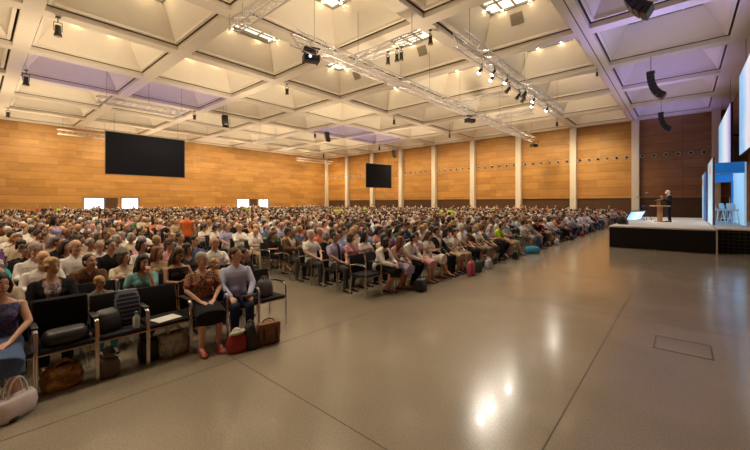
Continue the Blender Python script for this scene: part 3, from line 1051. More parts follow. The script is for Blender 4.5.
def line_array(label, loc, n=8, sc=1.0):
    root = empty('line_array_speaker', loc)
    tag(root, label, 'speaker', 'hanging curved speakers')
    p = V((0, 0, 0)); ang = R(-4)
    for k in range(n):
        bm = bmesh.new()
        M = Matrix.Scale(sc, 4) @ Matrix.Translation(p) @ Matrix.Rotation(ang, 4, 'Y')
        pts = [(-.15, .0), (.11, -.006), (.11, -.136), (-.15, -.142)]
        rings = [[M @ V((x, y, z)) for x, z in pts] for y in (-.21, .21)]
        skin_rings(bm, rings)
        link('speaker_cabinet', finish(bm, 'speaker_cabinet', M_BLACK, False), root)
        p = p + (Matrix.Rotation(ang, 4, 'Y') @ V((.0, 0, -.150)))
        ang -= R(2.0 + 1.9 * k)
    bm = bmesh.new(); box(bm, (0, 0, .03 * sc), (.28 * sc, .34 * sc, .04 * sc)); link('flying_frame', finish(bm, 'flying_frame', M_BLACK, False), root)
    cz = ceil_z(loc[0], loc[1]) - loc[2]
    for s in (-.12, .12):
        bm = bmesh.new(); tube(bm, [(0, s * sc, .05 * sc), (0, s * sc, cz)], .010, 6); link('cable', finish(bm, 'cable', M_WIRE), root)


for loc, lab in (((-1.56, 16.1, 10.508), 'curved black speaker array over the stage side, nearest of the three'),
                 ((-1.56, 29.41, 10.508), 'curved black speaker array over the stage side, middle of the three'),
                 ((-1.52, 43.26, 10.508), 'curved black speaker array over the stage side, by the far wall'),
                 ((-34.85, 16.73, 10.773), 'curved black delay speaker over the audience, nearest of the three'),
                 ((-33.45, 29.1, 10.773), 'curved black delay speaker over the audience, middle of the three'),
                 ((-36.57, 46.52, 10.773), 'curved black delay speaker beside the small projection screen')):
    line_array(lab, loc, 8 if loc[0] > -5 else 6, U if loc[0] > -5 else .82 * U)

# small sound vents on the coffer slopes
for k, (px, py, zz) in enumerate(((517, 26, H + 1.45), (422.5, 56, H + 1.45), (357, 77.5, H + 1.3))):
    p = at(px, py, zz)
    jy = min((g for g in GY if g > p.y), key=lambda g: g - p.y)
    i = HW * 1.62 + INS * (zz - H - .28 * U) / (.99 * U)
    bm = bmesh.new(); box(bm, (0, 0, 0), (.72, .03, .66)); o = link('ceiling_vent', finish(bm, 'ceiling_vent', M_GRILLE, False))
    yy = jy - i
    tt = yy / p.y
    o.location = (p.x * tt, yy - .04, zz)
    o.rotation_euler = (R(32), 0, 0)
    tag(o, ['square brown vent on the coffer slope above the spotlit truss', 'square brown vent on the coffer slope between the two long trusses', 'square brown vent on the coffer slope beyond the first projector'][k], 'vent')
    bm = bmesh.new()
    for q in range(5):
        box(bm, (0, -.02, -.26 + q * .13), (.64, .014, .03))
    link('louvre', finish(bm, 'louvre', M_FRAME, False), o)

# ------------------------------------------------------------------ people
SKINS = [('fair', (.72, .45, .33)), ('light', (.66, .39, .27)), ('tanned', (.50, .28, .18)), ('brown', (.26, .13, .08))]
HAIRS = {'dark': (.018, .012, .009), 'brown': (.075, .037, .018), 'auburn': (.16, .055, .022), 'blond': (.42, .27, .11), 'grey': (.33, .31, .29), 'white': (.66, .63, .58), 'black': (.010, .009, .010)}
CLOTHS = {'white': (.82, .79, .76), 'cream': (.66, .56, .42), 'pale blue': (.40, .50, .70), 'lavender': (.46, .42, .66), 'navy': (.022, .030, .075), 'black': (.014, .013, .015),
          'charcoal': (.055, .052, .055), 'grey': (.24, .23, .22), 'beige': (.44, .34, .22), 'pink': (.66, .33, .36), 'coral': (.62, .17, .11), 'red': (.42, .035, .03), 'teal': (.05, .34, .34),
          'orange': (.72, .22, .035), 'yellow': (.72, .52, .06), 'olive': (.15, .15, .05), 'maroon': (.15, .022, .03), 'brown': (.13, .068, .035), 'green': (.06, .20, .09), 'purple': (.14, .06, .22),
          'turquoise': (.10, .42, .46), 'denim': (.075, .12, .24), 'lime': (.55, .72, .04)}


def skin_mat(k): return plain('skin_' + SKINS[k][0], SKINS[k][1], .55, spec=.35, var=.03, scale=20)
def hair_mat(k): return plain('hair_' + k, HAIRS[k], .55, spec=.4, var=.12, scale=60)
def cloth_mat(k):
    nm = 'cloth_' + k.replace(' ', '_')
    if nm in MATS:
        return MATS[nm]
    m = plain(nm, CLOTHS[k], .9, spec=.2, var=.04, scale=30)
    nt = m.node_tree
    tc = nt.nodes.new('ShaderNodeTexCoord')
    n = nt.nodes.new('ShaderNodeTexNoise')
    n.inputs['Scale'].default_value = 11.0; n.inputs['Detail'].default_value = 3; n.inputs['Distortion'].default_value = 1.6
    bp = nt.nodes.new('ShaderNodeBump')
    bp.inputs['Strength'].default_value = 0.55; bp.inputs['Distance'].default_value = 0.02
    nt.links.new(tc.outputs['Object'], n.inputs['Vector'])
    nt.links.new(n.outputs['Fac'], bp.inputs['Height'])
    nt.links.new(bp.outputs['Normal'], nt.nodes['Principled BSDF'].inputs['Normal'])
    return m


M_EYE = plain('eye_white', (.75, .72, .68), .3, var=0)
M_IRIS = plain('iris_dark', (.02, .014, .01), .2, var=0)
M_LIP = plain('lips', (.42, .15, .125), .5, var=0)
M_BROW = plain('eyebrow', (.06, .035, .022), .8, var=0)
M_SHOE = plain('black_leather', (.016, .014, .013), .4)
M_SHOER = plain('red_leather', (.38, .06, .045), .45)
M_SHOEB = plain('tan_leather', (.30, .15, .07), .5)


def rotz(a): return Matrix.Rotation(a, 4, 'Z')
def roty(a): return Matrix.Rotation(a, 4, 'Y')
def rotx(a): return Matrix.Rotation(a, 4, 'X')


class Pose:
    """Joint positions of a figure sitting (or standing) at the origin and facing +x."""

    def __init__(s, sex, arms, legs='plain', tilt=0.0, yaw=25, pitch=6, stand=False, roll=0.0):
        s.sex, s.stand, s.arms = sex, stand, arms
        f = sex == 'f'
        s.k = .86 if f else .90
        s.w = .90 if f else 1.0
        s.pelvis = V((0, 0, .93 if stand else .545)) if stand else V((-.09, 0, .545))
        s.T = Matrix.Translation(s.pelvis) @ roty(R(tilt))
        s.neck = s.T @ V((-.005, 0, .585 * s.k))
        s.Th = Matrix.Translation(s.T @ V((.030, 0, .735 * s.k))) @ rotz(R(yaw)) @ rotx(R(roll)) @ roty(R(pitch))
        sh = .178 * s.w
        s.sh = [s.T @ V((-.015, q * sh, .458 * s.k)) for q in (1, -1)]
        E, W, D, N = [], [], [], []
        for n, q in enumerate((1, -1)):
            a = arms[n] if isinstance(arms, (list, tuple)) else arms
            if a == 'lap':
                e, w, d, nn = (-.01, .235, .79), (.20, .085, .655), (.75, -.6, -.15), (0, -.1, -1)
            elif a == 'hold':
                e, w, d, nn = (.02, .225, .79), (.25, .10, .79), (.75, -.5, .35), (-.1, -.75, .5)
            elif a == 'fold':
                e, w, d, nn = (.05, .235, .82), (.17, -.02 if q > 0 else .02, .86 if q > 0 else .825), (.05, -1, .05), (-1, 0, -.1)
            elif a == 'chin':
                e, w, d, nn = (.20, .12, .80), (.165, .055, 1.02), (-.25, -.15, 1), (-1, -.2, -.1)
            elif a == 'lean':
                e, w, d, nn = (.20, .19, .72), (.40, .06, .66), (.7, -.6, -.2), (0, -.7, -.7)
            elif a == 'thigh':
                e, w, d, nn = (.04, .23, .77), (.25, .13, .625), (1, -.1, -.15), (0, 0, -1)
            elif a == 'down':
                e, w, d, nn = (-.02, .235, 1.09), (.04, .245, .84), (.1, 0, -1), (0, -1, 0)
            elif a == 'desk':
                e, w, d, nn = (.06, .235, 1.12), (.30, .14, 1.20), (.95, -.2, .05), (0, -.3, -1)
            elif a == 'raise':
                e, w, d, nn = (.10, .24, 1.12), (.28, .13, 1.30), (.35, -.15, .9), (.2, -1, .1)
            elif a == 'hip':
                e, w, d, nn = (-.06, .30, 1.10), (.03, .19, .96), (.5, -.6, -.5), (0, -1, 0)
            e, w, d, nn = V(e), V(w), V(d), V(nn)
            if f:
                e.y *= .93
            for vv in (e, w, d, nn):
                vv.y *= q
            if not stand:
                dz = (s.k - .9) * .5
                e.z += dz; w.z += dz * .6
            E.append(e); W.append(w); D.append(d.normalized()); N.append(nn.normalized())
        s.E, s.W, s.D, s.N = E, W, D, N
        if stand:
            s.hip = [V((0, q * .088, .90)) for q in (1, -1)]
            s.kn = [V((.02, q * .095, .49)) for q in (1, -1)]
            s.an = [V((-.02, q * .10, .085)) for q in (1, -1)]
        else:
            hp = .085
            s.hip = [s.pelvis + V((.02, q * hp, .0)) for q in (1, -1)]
            if legs == 'cross':
                s.kn = [V((.37, .06, .50)), V((.37, -.045, .605))]
                s.an = [V((.34, .075, .085)), V((.47, .09, .26))]
            elif legs == 'tuck':
                s.kn = [V((.37, .085, .505)), V((.37, -.085, .505))]
                s.an = [V((.20, .05, .085)), V((.16, -.05, .085))]
            elif legs == 'out':
                s.kn = [V((.385, .12, .51)), V((.385, -.12, .51))]
                s.an = [V((.52, .13, .085)), V((.44, -.12, .085))]
            else:
                s.kn = [V((.38, .105, .51)), V((.38, -.105, .51))]
                s.an = [V((.36, .11, .085)), V((.38, -.11, .085))]
        s.legs = legs

    # torso ellipses in the torso frame: z, depth, width, shift
    def rings(s, add=0.0, z0=-.10, z1=.70):
        f = s.sex == 'f'
        k, w = s.k, s.w
        prof = [(-.095, .085, .125, .0), (-.05, .118, .172 if not f else .182, 0), (.04, .118, .170 if not f else .188, 0), (.15, .106, .150, .004),
                (.27, .112 if not f else .10, .152 if not f else .138, .006), (.38, .120, .172, .0), (.455, .112, .180, -.010), (.50, .090, .152, -.018),
                (.535, .072, .115, -.020), (.565, .056, .072, -.016), (.60, .050, .054, -.008), (.69, .050, .052, .012)]
        return [(z * k, rx * (1 if not f else .94) + add, ry * w + add, x) for z, rx, ry, x in prof if z0 <= z <= z1]


def hand(bm, W, D, N, side, k=1.0, curl=(22, 55)):
    D = D.normalized()
    N = (N - D * N.dot(D)).normalized()
    Lx = D.cross(N).normalized()
    loft(bm, [(W - D * .012, Lx * .026 * k, N * .019 * k), (W + D * .03 * k, Lx * .036 * k, N * .017 * k), (W + D * .07 * k, Lx * .041 * k, N * .014 * k), (W + D * .09 * k, Lx * .038 * k, N * .010 * k)], n=12)
    t = 1 if Lx.y * side < 0 else -1
    for q, (o, l) in enumerate(((-.031, .062), (-.0105, .074), (.0105, .080), (.031, .070))):
        if t < 0:
            o = -o
        b = W + D * .082 * k + Lx * o * k
        a1, a2 = R(curl[0] + 3 * q), R(curl[1] + 3 * q)
        m = b + (D * math.cos(a1) + N * math.sin(a1)) * l * .52 * k
        e = m + (D * math.cos(a2) + N * math.sin(a2)) * l * .5 * k
        capsule(bm, b - D * .012 * k, m, .0100 * k, .0090 * k, 8)
        capsule(bm, m, e, .0090 * k, .0074 * k, 8)
    tl = Lx * t
    b = W + D * .022 * k + tl * .026 * k
    m = b + (D * .6 + tl * .62 + N * .3).normalized() * .036 * k
    e = m + (D * .85 + tl * .1 + N * .45).normalized() * .030 * k
    capsule(bm, b, m, .0135 * k, .0110 * k, 8)
    capsule(bm, m, e, .0110 * k, .0085 * k, 8)


def arm_caps(bm, P, add=0.0, upto=1.0):
    k = .86 if P.sex == 'f' else 1.0
    for n in (0, 1):
        S, E, W = P.sh[n], P.E[n], P.W[n]
        r0, r1, r2, r3 = .052 * k + add, .040 * k + add, .039 * k + add, .026 * k + add
        if upto >= .5:
            capsule(bm, S, E, r0, r1)
            if upto > .5:
                f = (upto - .5) * 2
                X = E + (W - E) * f
                capsule(bm, E, X, r2, r2 + (r3 - r2) * f)
        else:
            f = upto * 2
            capsule(bm, S, S + (E - S) * f, r0 + add * .3, r1 + add * .9)


def body_mesh(P):
    f = P.sex == 'f'
    bm = bmesh.new()
    zloft(bm, P.rings(), P.T)
    for n in (0, 1):
        ellipsoid(bm, P.sh[n] + V((0, 0, -.005)), (.056 * P.w, .058 * P.w, .060 * P.w))
    arm_caps(bm, P)
    for n in (0, 1):
        hand(bm, P.W[n], P.D[n], P.N[n], 1 if n == 0 else -1, .9 if f else 1.0)
    for n in (0, 1):
        a, b, c = P.hip[n], P.kn[n], P.an[n]
        capsule(bm, a, b, .086, .058)
        capsule(bm, b, c, .056, .037)
        cm = b + (c - b) * .30 + V((-.022, 0, 0))
        ellipsoid(bm, cm, (.045, .046, .10))
        fd = V((1, 0, -.02 if c.z < .15 else -.5)).normalized()
        capsule(bm, c + V((-.035, 0, -.045)), c + fd * .03 + V((0, 0, -.035)), .032, .036)
        capsule(bm, c + fd * .01 + V((0, 0, -.03)), c + fd * .16 + V((0, 0, -.058)), .034, .024)
    if f:
        for q in (1, -1):
            ellipsoid(bm, (.085, q * .068, .355 * P.k), (.06, .062, .062), P.T)
    # head
    M = P.Th @ Matrix.Diagonal((.95, .95, .96, 1)) if f else P.Th
    ellipsoid(bm, (-.012, 0, .030), (.097, .076, .088), M, sub=3)
    ellipsoid(bm, (.024, 0, -.030), (.068, .062, .080), M, sub=3)
    ellipsoid(bm, (.046, 0, -.088), (.032, .034, .026), M)
    ellipsoid(bm, (.076, 0, .030), (.016, .052, .010), M)
    ellipsoid(bm, (.060, .036, -.025), (.026, .022, .022), M)
    ellipsoid(bm, (.060, -.036, -.025), (.026, .022, .022), M)
    loft(bm, [((.080, 0, .022), (.010, 0, 0), (0, .009, 0)), ((.094, 0, -.005), (.012, 0, 0), (0, .011, 0)), ((.103, 0, -.024), (.013, 0, 0), (0, .017, 0)), ((.090, 0, -.036), (.008, 0, 0), (0, .013, 0))], M, 10)
    ellipsoid(bm, (.084, 0, -.062), (.012, .026, .010), M)
    for q in (1, -1):
        ellipsoid(bm, (-.004, q * .078, -.004), (.022, .011, .032), M, rotz(q * .35))
    me = remesh(bm, .0072, 2, None, .5)
    # features: lips, brows, eyes
    n = len(me.vertices)
    for m in (None, M_EYE, M_IRIS, M_LIP, M_BROW):
        me.materials.append(m)
    Mi = M.inverted()
    idx = np.zeros(len(me.polygons), dtype=np.int32)
    for p in me.polygons:
        c = Mi @ p.center
        if c.x > .06 and abs(c.z) < .09 and abs(c.y) < .06:
            if abs(c.z + .062) < .0085 and abs(c.y) < .025:
                idx[p.index] = 3
            elif .035 < c.z < .043 and .014 < abs(c.y) < .048:
                idx[p.index] = 4
    me.polygons.foreach_set('material_index', idx)
    bm = bmesh.new()
    bm.from_mesh(me)
    for q in (1, -1):
        ellipsoid(bm, (.0735, q * .031, .012), (.012, .0145, .0105), M, mi=1)
        ellipsoid(bm, (.0805, q * .031, .012), (.0065, .0075, .0075), M, mi=2)
    for fc in bm.faces:
        fc.smooth = True
    bm.to_mesh(me)
    bm.free()
    return me


def top_mesh(P, sleeve, kind='shirt'):
    """sleeve 0 none, .3 short, 1 long; kind shirt / jacket / dress / vest"""
    bm = bmesh.new()
    add = .013 if kind != 'jacket' else .026
    f = P.sex == 'f'
    rg = P.rings(add, -.07, .57 if kind != 'dress' else .52)
    zloft(bm, rg, P.T)
    if sleeve > 0 or kind == 'shirt':
        for n in (0, 1):
            ellipsoid(bm, P.sh[n], (.055 * P.w + add, .055 * P.w + add, .056 * P.w + add))
    if sleeve > 0:
        arm_caps(bm, P, add, .93 * sleeve if sleeve >= 1 else sleeve)
    if f:
        for q in (1, -1):
            ellipsoid(bm, (.088, q * .068, .355 * P.k), (.066, .068, .066), P.T)
    elif kind in ('shirt', 'jacket'):
        ellipsoid(bm, (.05, 0, .12), (.09 + add, .13, .13), P.T)
    if kind == 'shirt' and not f:   # collar
        zloft(bm, [(.53 * P.k, .070, .085, -.016), (.575 * P.k, .066, .072, -.008), (.60 * P.k, .060, .064, -.004)], P.T)
    me = remesh(bm, .0125, 4)
    if kind in ('jacket', 'vest'):
        Ti = P.T.inverted()
        bm = bmesh.new(); bm.from_mesh(me)
        dead = [fc for fc in bm.faces if (lambda c: c.x > .02 and abs(c.y) < .020 + .075 * max(0, min(1, c.z / (.5 * P.k))) and c.z > -.05)(Ti @ fc.calc_center_median())]
        bmesh.ops.delete(bm, geom=dead, context='FACES')
        bm.to_mesh(me); bm.free()
    elif kind == 'shirt':
        Ti = P.T.inverted()
        z0 = (.465 if f else .50) * P.k
        bm = bmesh.new(); bm.from_mesh(me)
        dead = [fc for fc in bm.faces if (lambda c: c.x > -.01 and c.z > z0 and abs(c.y) < (c.z - z0) * (1.1 if f else .7) + .006)(Ti @ fc.calc_center_median())]
        bmesh.ops.delete(bm, geom=dead, context='FACES')
        bm.to_mesh(me); bm.free()
    me.materials.append(None)
    return me


def trousers_mesh(P, short=False):
    bm = bmesh.new()
    zloft(bm, P.rings(.013, -.10, .10), P.T)
    for n in (0, 1):
        a, b, c = P.hip[n], P.kn[n], P.an[n]
        capsule(bm, a, b, .094, .072)
        if not short:
            e = b + (c - b) * .93
            capsule(bm, b, e, .070, .060)
        else:
            capsule(bm, b, b + (c - b) * .15, .070, .066)
    me = remesh(bm, .0135, 3)
    me.materials.append(None)
    return me


def skirt_mesh(P, long=False):
    bm = bmesh.new()
    zloft(bm, P.rings(.016, -.10, .14), P.T)
    kc = (P.kn[0] + P.kn[1]) / 2
    if P.stand:
        loft(bm, [((0, 0, .98), (.13, 0, 0), (0, .175, 0)), ((0, 0, .80), (.15, 0, 0), (0, .20, 0)), ((0, 0, .5), (.17, 0, 0), (0, .22, 0))])
    else:
        w = max(abs(P.kn[0].y - P.kn[1].y) / 2 + .092, .135)
        hh = max(.075, abs(P.kn[0].z - P.kn[1].z) / 2 + .08)
        loft(bm, [((-.12, 0, .555), (0, .18, 0), (0, 0, .095)), ((.02, 0, .56), (0, .19, 0), (0, 0, .10)), ((.22, 0, .545), (0, .18, 0), (0, 0, .088)), ((.36, kc.y * .7, kc.z + .01), (0, w, 0), (0, 0, hh)),
                  ((.462, kc.y, kc.z - .01), (0, w * .98, 0), (0, 0, hh * .95))], pw=.85)
        loft(bm, [((.40, kc.y, kc.z), (.075, 0, 0), (0, w * .98, 0)), ((.41, kc.y, kc.z - (.12 if not long else .30)), (.085, 0, 0), (0, w * 1.02, 0))])
    me = remesh(bm, .014, 3)
    me.materials.append(None)
    return me


def shoes_mesh(P):
    bm = bmesh.new()
    for n in (0, 1):
        c = P.an[n]
        pit = R(0) if c.z < .15 else R(28)
        M = Matrix.Translation(c) @ roty(pit)
        loft(bm, [((-.065, 0, -.05), (0, .034, 0), (0, 0, .030)), ((-.03, 0, -.045), (0, .041, 0), (0, 0, .040)), ((.06, 0, -.052), (0, .043, 0), (0, 0, .033)), ((.13, 0, -.058), (0, .048, 0), (0, 0, .027)),
                  ((.185, 0, -.064), (0, .040, 0), (0, 0, .021)), ((.21, 0, -.068), (0, .018, 0), (0, 0, .014))], M, 14, pw=.8)
    me = finish(bm, 'shoes', [None], True, False)
    return me


def hair_mesh(style):
    """In the head's own frame."""
    bm = bmesh.new()
    vox = .010
    if style == 'short':
        ellipsoid(bm, (-.022, 0, .046), (.098, .086, .086))
        ellipsoid(bm, (-.055, 0, -.005), (.058, .078, .075))
    elif style == 'crop':
        ellipsoid(bm, (-.020, 0, .040), (.094, .081, .084))
        ellipsoid(bm, (-.050, 0, -.005), (.056, .074, .065))
        vox = .009
    elif style == 'fringe':      # bald on top
        ellipsoid(bm, (-.048, 0, -.008), (.060, .083, .047))
        vox = .009
    elif style == 'wavy':
        ellipsoid(bm, (-.020, 0, .052), (.102, .094, .090))
        ellipsoid(bm, (-.055, 0, .0), (.070, .096, .085))
        for k in range(9):
            a = k * .7
            ellipsoid(bm, (-.045 + .075 * math.cos(a * 1.3), .080 * math.sin(a), .055 + .045 * math.cos(a * 2.1)), (.035, .032, .032))
    elif style == 'bob':
        ellipsoid(bm, (-.022, 0, .048), (.103, .092, .090))
        ellipsoid(bm, (-.050, 0, -.03), (.070, .100, .105))
        for q in (1, -1):
            ellipsoid(bm, (.015, q * .082, -.035), (.045, .026, .085))
    elif style == 'long':
        ellipsoid(bm, (-.022, 0, .048), (.102, .090, .088))
        loft(bm, [((-.045, 0, .06), (.07, 0, 0), (0, .085, 0)), ((-.060, 0, -.05), (.068, 0, 0), (0, .098, 0)), ((-.075, 0, -.16), (.055, 0, 0), (0, .11, 0)), ((-.085, 0, -.26), (.04, 0, 0), (0, .09, 0)), ((-.085, 0, -.30), (.02, 0, 0), (0, .05, 0))])
        for q in (1, -1):
            ellipsoid(bm, (.010, q * .083, -.055), (.042, .026, .115))
    elif style == 'bun':
        ellipsoid(bm, (-.022, 0, .046), (.099, .086, .086))
        ellipsoid(bm, (-.055, 0, -.005), (.058, .078, .070))
        ellipsoid(bm, (-.125, 0, .05), (.042, .045, .042))
    elif style == 'tail':
        ellipsoid(bm, (-.022, 0, .046), (.099, .086, .086))
        ellipsoid(bm, (-.055, 0, -.005), (.058, .078, .070))
        tube(bm, [(-.10, 0, .03), (-.145, 0, .01), (-.155, 0, -.08), (-.14, 0, -.19)], [.028, .034, .034, .012], 10)
    me = remesh(bm, vox, 2)
    # strand-like unevenness
    for v in me.vertices:
        d = mnoise.noise(V((v.co.x * 22, v.co.y * 90, v.co.z * 22)))
        v.co += v.normal * d * .0035
    me.materials.append(None)
    return me


HAIRM = {k: hair_mesh(k) for k in ('short', 'crop', 'fringe', 'wavy', 'bob', 'long', 'bun', 'tail')}
HAIRTXT = {'short': 'short', 'crop': 'cropped', 'fringe': 'balding', 'wavy': 'wavy', 'bob': 'bobbed', 'long': 'long', 'bun': 'tied-up', 'tail': 'ponytailed'}

POSES = {}


def pose(key, *a, **k):
    POSES[key] = dict(P=Pose(*a, **k), cache={})


pose('m_lap', 'm', 'lap', 'plain', -4, 28, 4)
pose('m_fold', 'm', 'fold', 'out', -6, 22, 2)
pose('m_hold', 'm', 'hold', 'plain', 2, 6, 24)
pose('m_chin', 'm', ('chin', 'lap'), 'cross', 6, 20, 8)
pose('m_lean', 'm', 'lean', 'tuck', 22, 26, -6)
pose('m_thigh', 'm', 'thigh', 'plain', -3, 40, 3)
pose('f_lap', 'f', 'lap', 'plain', -3, 26, 4)
pose('f_fold', 'f', 'fold', 'cross', -4, 30, 3)
pose('f_hold', 'f', 'hold', 'cross', 3, 4, 24)
pose('f_chin', 'f', ('chin', 'lap'), 'tuck', 5, 14, 12)
pose('f_lean', 'f', 'lean', 'tuck', 20, 22, -3)
pose('f_thigh', 'f', 'thigh', 'tuck', -2, 38, 4)
pose('m_stand', 'm', 'down', stand=True, tilt=0, yaw=10, pitch=3)
pose('f_stand', 'f', 'down', stand=True, tilt=0, yaw=-10, pitch=3)
pose('m_speak', 'm', ('desk', 'raise'), stand=True, tilt=4, yaw=6, pitch=8)
POSETXT = {'lap': 'hands in lap', 'fold': 'arms folded', 'hold': 'reading in hands', 'chin': 'chin on hand', 'lean': 'leaning forward', 'thigh': 'hands on thighs', 'stand': 'standing'}


def part(pk, what):
    c = POSES[pk]['cache']
    P = POSES[pk]['P']
    if what not in c:
        if what == 'body': c[what] = body_mesh(P)
        elif what == 'short': c[what] = top_mesh(P, .34)
        elif what == 'long': c[what] = top_mesh(P, 1.0)
        elif what == 'sleeveless': c[what] = top_mesh(P, 0, 'dress')
        elif what == 'jacket': c[what] = top_mesh(P, 1.0, 'jacket')
        elif what == 'vest': c[what] = top_mesh(P, 0, 'vest' if False else 'shirt')
        elif what == 'trousers': c[what] = trousers_mesh(P)
        elif what == 'shorts': c[what] = trousers_mesh(P, True)
        elif what == 'skirt': c[what] = skirt_mesh(P)
        elif what == 'shoes': c[what] = shoes_mesh(P)
    return c[what]


LOD = {}


def lod(me, faces):
    """A lighter version of a mesh for people farther away."""
    if faces is None:
        return me
    k = (me.name, faces)
    if k not in LOD:
        LOD[k] = decimated(me, faces)
        LOD[k].polygons.foreach_set('use_smooth', [True] * len(LOD[k].polygons))
    return LOD[k]


def dress_part(name, me, mat, parent, M=None, label=None):
    o = link(name, me, parent)
    o.material_slots[0].link = 'OBJECT'
    o.material_slots[0].material = mat
    if M is not None:
        o.matrix_local = M
    if label:
        o['label'] = label
    return o


def person(pk, loc, rz, scale, skin, hair, hstyle, top, tkind, bottom, bkind, shoe=None, topmat=None, bottommat=None, under=None, glasses=False, far=False):
    o = link('person', lod(part(pk, 'body'), 2600 if far else 16000))
    o.material_slots[0].link = 'OBJECT'
    o.material_slots[0].material = skin_mat(skin)
    o.location = loc
    o.rotation_euler = (0, 0, rz)
    o.scale = (scale,) * 3
    P = POSES[pk]['P']
    Mh = P.Th @ Matrix.Diagonal((.95, .95, .96, 1)) if P.sex == 'f' else P.Th.copy()
    if hstyle:
        dress_part('hair', lod(HAIRM[hstyle], 420 if far else None), hair_mat(hair), o, Mh)
    nm = {'short': 'shirt', 'long': 'shirt', 'sleeveless': 'top', 'jacket': 'jacket', 'vest': 'vest'}[tkind]
    if under:
        dress_part('blouse', part(pk, 'sleeveless' if P.sex == 'f' else 'short'), under, o)
    dress_part(nm, lod(part(pk, tkind), 1100 if far else None), topmat or cloth_mat(top), o)
    dress_part('skirt' if bkind == 'skirt' else bkind, lod(part(pk, bkind), 700 if far else None), bottommat or cloth_mat(bottom), o)
    dress_part('shoes', part(pk, 'shoes'), shoe or M_SHOE, o)
    if glasses:
        dress_part('glasses', GLASSES, M_BLACK, o, Mh)
    return o


bm = bmesh.new()
for q in (1, -1):
    tube(bm, [(.098, q * .031 + .019 * math.cos(2 * PI * k / 14), .012 + .016 * math.sin(2 * PI * k / 14)) for k in range(15)], .0022, 5)
    tube(bm, [(.096, q * .050, .014), (.06, q * .078, .012), (.0, q * .084, .008)], .0022, 5)
tube(bm, [(.098, -.012, .014), (.101, 0, .017), (.098, .012, .014)], .0022, 5)
GLASSES = finish(bm, 'glasses', [None])


# ------------------------------------------------------------------ chairs
def chair_parts():
    out = []
    bm = bmesh.new(); box(bm, (.0, 0, .445), (.44, .455, .05), bev=.018); out.append(('seat', finish(bm, 'seat', M_BLACKF)))
    bm = bmesh.new()
    rings = []
    for z, x, t in ((.47, -.225, .016), (.50, -.232, .022), (.66, -.262, .024), (.80, -.292, .022), (.835, -.300, .014)):
        rings.append(((x, 0, z), (t, 0, 0), (0, .225, 0)))
    loft(bm, rings, n=20, pw=.35)
    out.append(('backrest', finish(bm, 'backrest', M_BLACKF)))
    for s in (1, -1):
        bm = bmesh.new(); tube(bm, [(.225, s * .235, .0), (.215, s * .235, .60), (.195, s * .235, .645), (.15, s * .235, .665)], .0115, 8); out.append(('leg', finish(bm, 'leg', M_CHROME)))
        bm = bmesh.new(); tube(bm, [(-.27, s * .228, .0), (-.205, s * .228, .40), (-.235, s * .228, .52), (-.285, s * .222, .80)], .0115, 8); out.append(('leg', finish(bm, 'leg', M_CHROME)))
        bm = bmesh.new(); tube(bm, [(.15, s * .235, .665), (-.10, s * .235, .668), (-.255, s * .228, .64)], .0115, 8); out.append(('arm_tube', finish(bm, 'arm_tube', M_CHROME)))
        bm = bmesh.new(); box(bm, (.03, s * .235, .682), (.25, .04, .022), bev=.008); out.append(('armrest', finish(bm, 'armrest', M_BLACK)))
    bm = bmesh.new()
    tube(bm, [(.21, -.235, .415), (.21, .235, .415)], .010, 6)
    out.append(('seat_rail', finish(bm, 'seat_rail', M_CHROME)))
    bm = bmesh.new()
    tube(bm, [(-.20, -.228, .415), (-.20, .228, .415)], .010, 6)
    out.append(('seat_rail', finish(bm, 'seat_rail', M_CHROME)))
    return out


CH = chair_parts()


def make_chair(x, y, detail, rz=0.0):
    root = empty('conference_chair', (x, y, 0), rz)
    for n, me in CH:
        if detail or n in ('seat', 'backrest') or n == 'leg':
            link(n, me, root)
    return root


# ------------------------------------------------------------------ the seating plan
ROW0, PITCH = -5.04, .88
NR = 61
SEATS = []           # (block, row, idx, x, y)
for r in range(NR):
    x = ROW0 - PITCH * r
    for k in range(0, 30):
        y = 3.085 - .488 * k
        if project((x, y, 1.1))[0] > -130 and y > -9:
            SEATS.append(('near', r, k, x, y))
    for k in range(0, 90):
        SEATS.append(('far', r, k, x, 5.47 + .495 * k))

rnd = random.Random(5)
TOPW = [('white', 30), ('cream', 10), ('pale blue', 10), ('lavender', 5), ('navy', 6), ('black', 12), ('charcoal', 5), ('grey', 5), ('beige', 7), ('pink', 7), ('coral', 3), ('red', 2), ('teal', 2), ('orange', 2),
        ('yellow', 1.5), ('olive', 1.5), ('maroon', 2), ('brown', 4), ('green', 1), ('purple', 2), ('turquoise', 1.5), ('denim', 2)]
BOTW = [('black', 10), ('charcoal', 8), ('navy', 7), ('denim', 5), ('beige', 4), ('brown', 3), ('grey', 3), ('white', 1), ('maroon', 1)]
HAIRW = [('dark', 10), ('brown', 9), ('black', 4), ('grey', 6), ('white', 3), ('blond', 4), ('auburn', 2)]


def pick(w):
    return rnd.choices([a for a, _ in w], [b for _, b in w])[0]


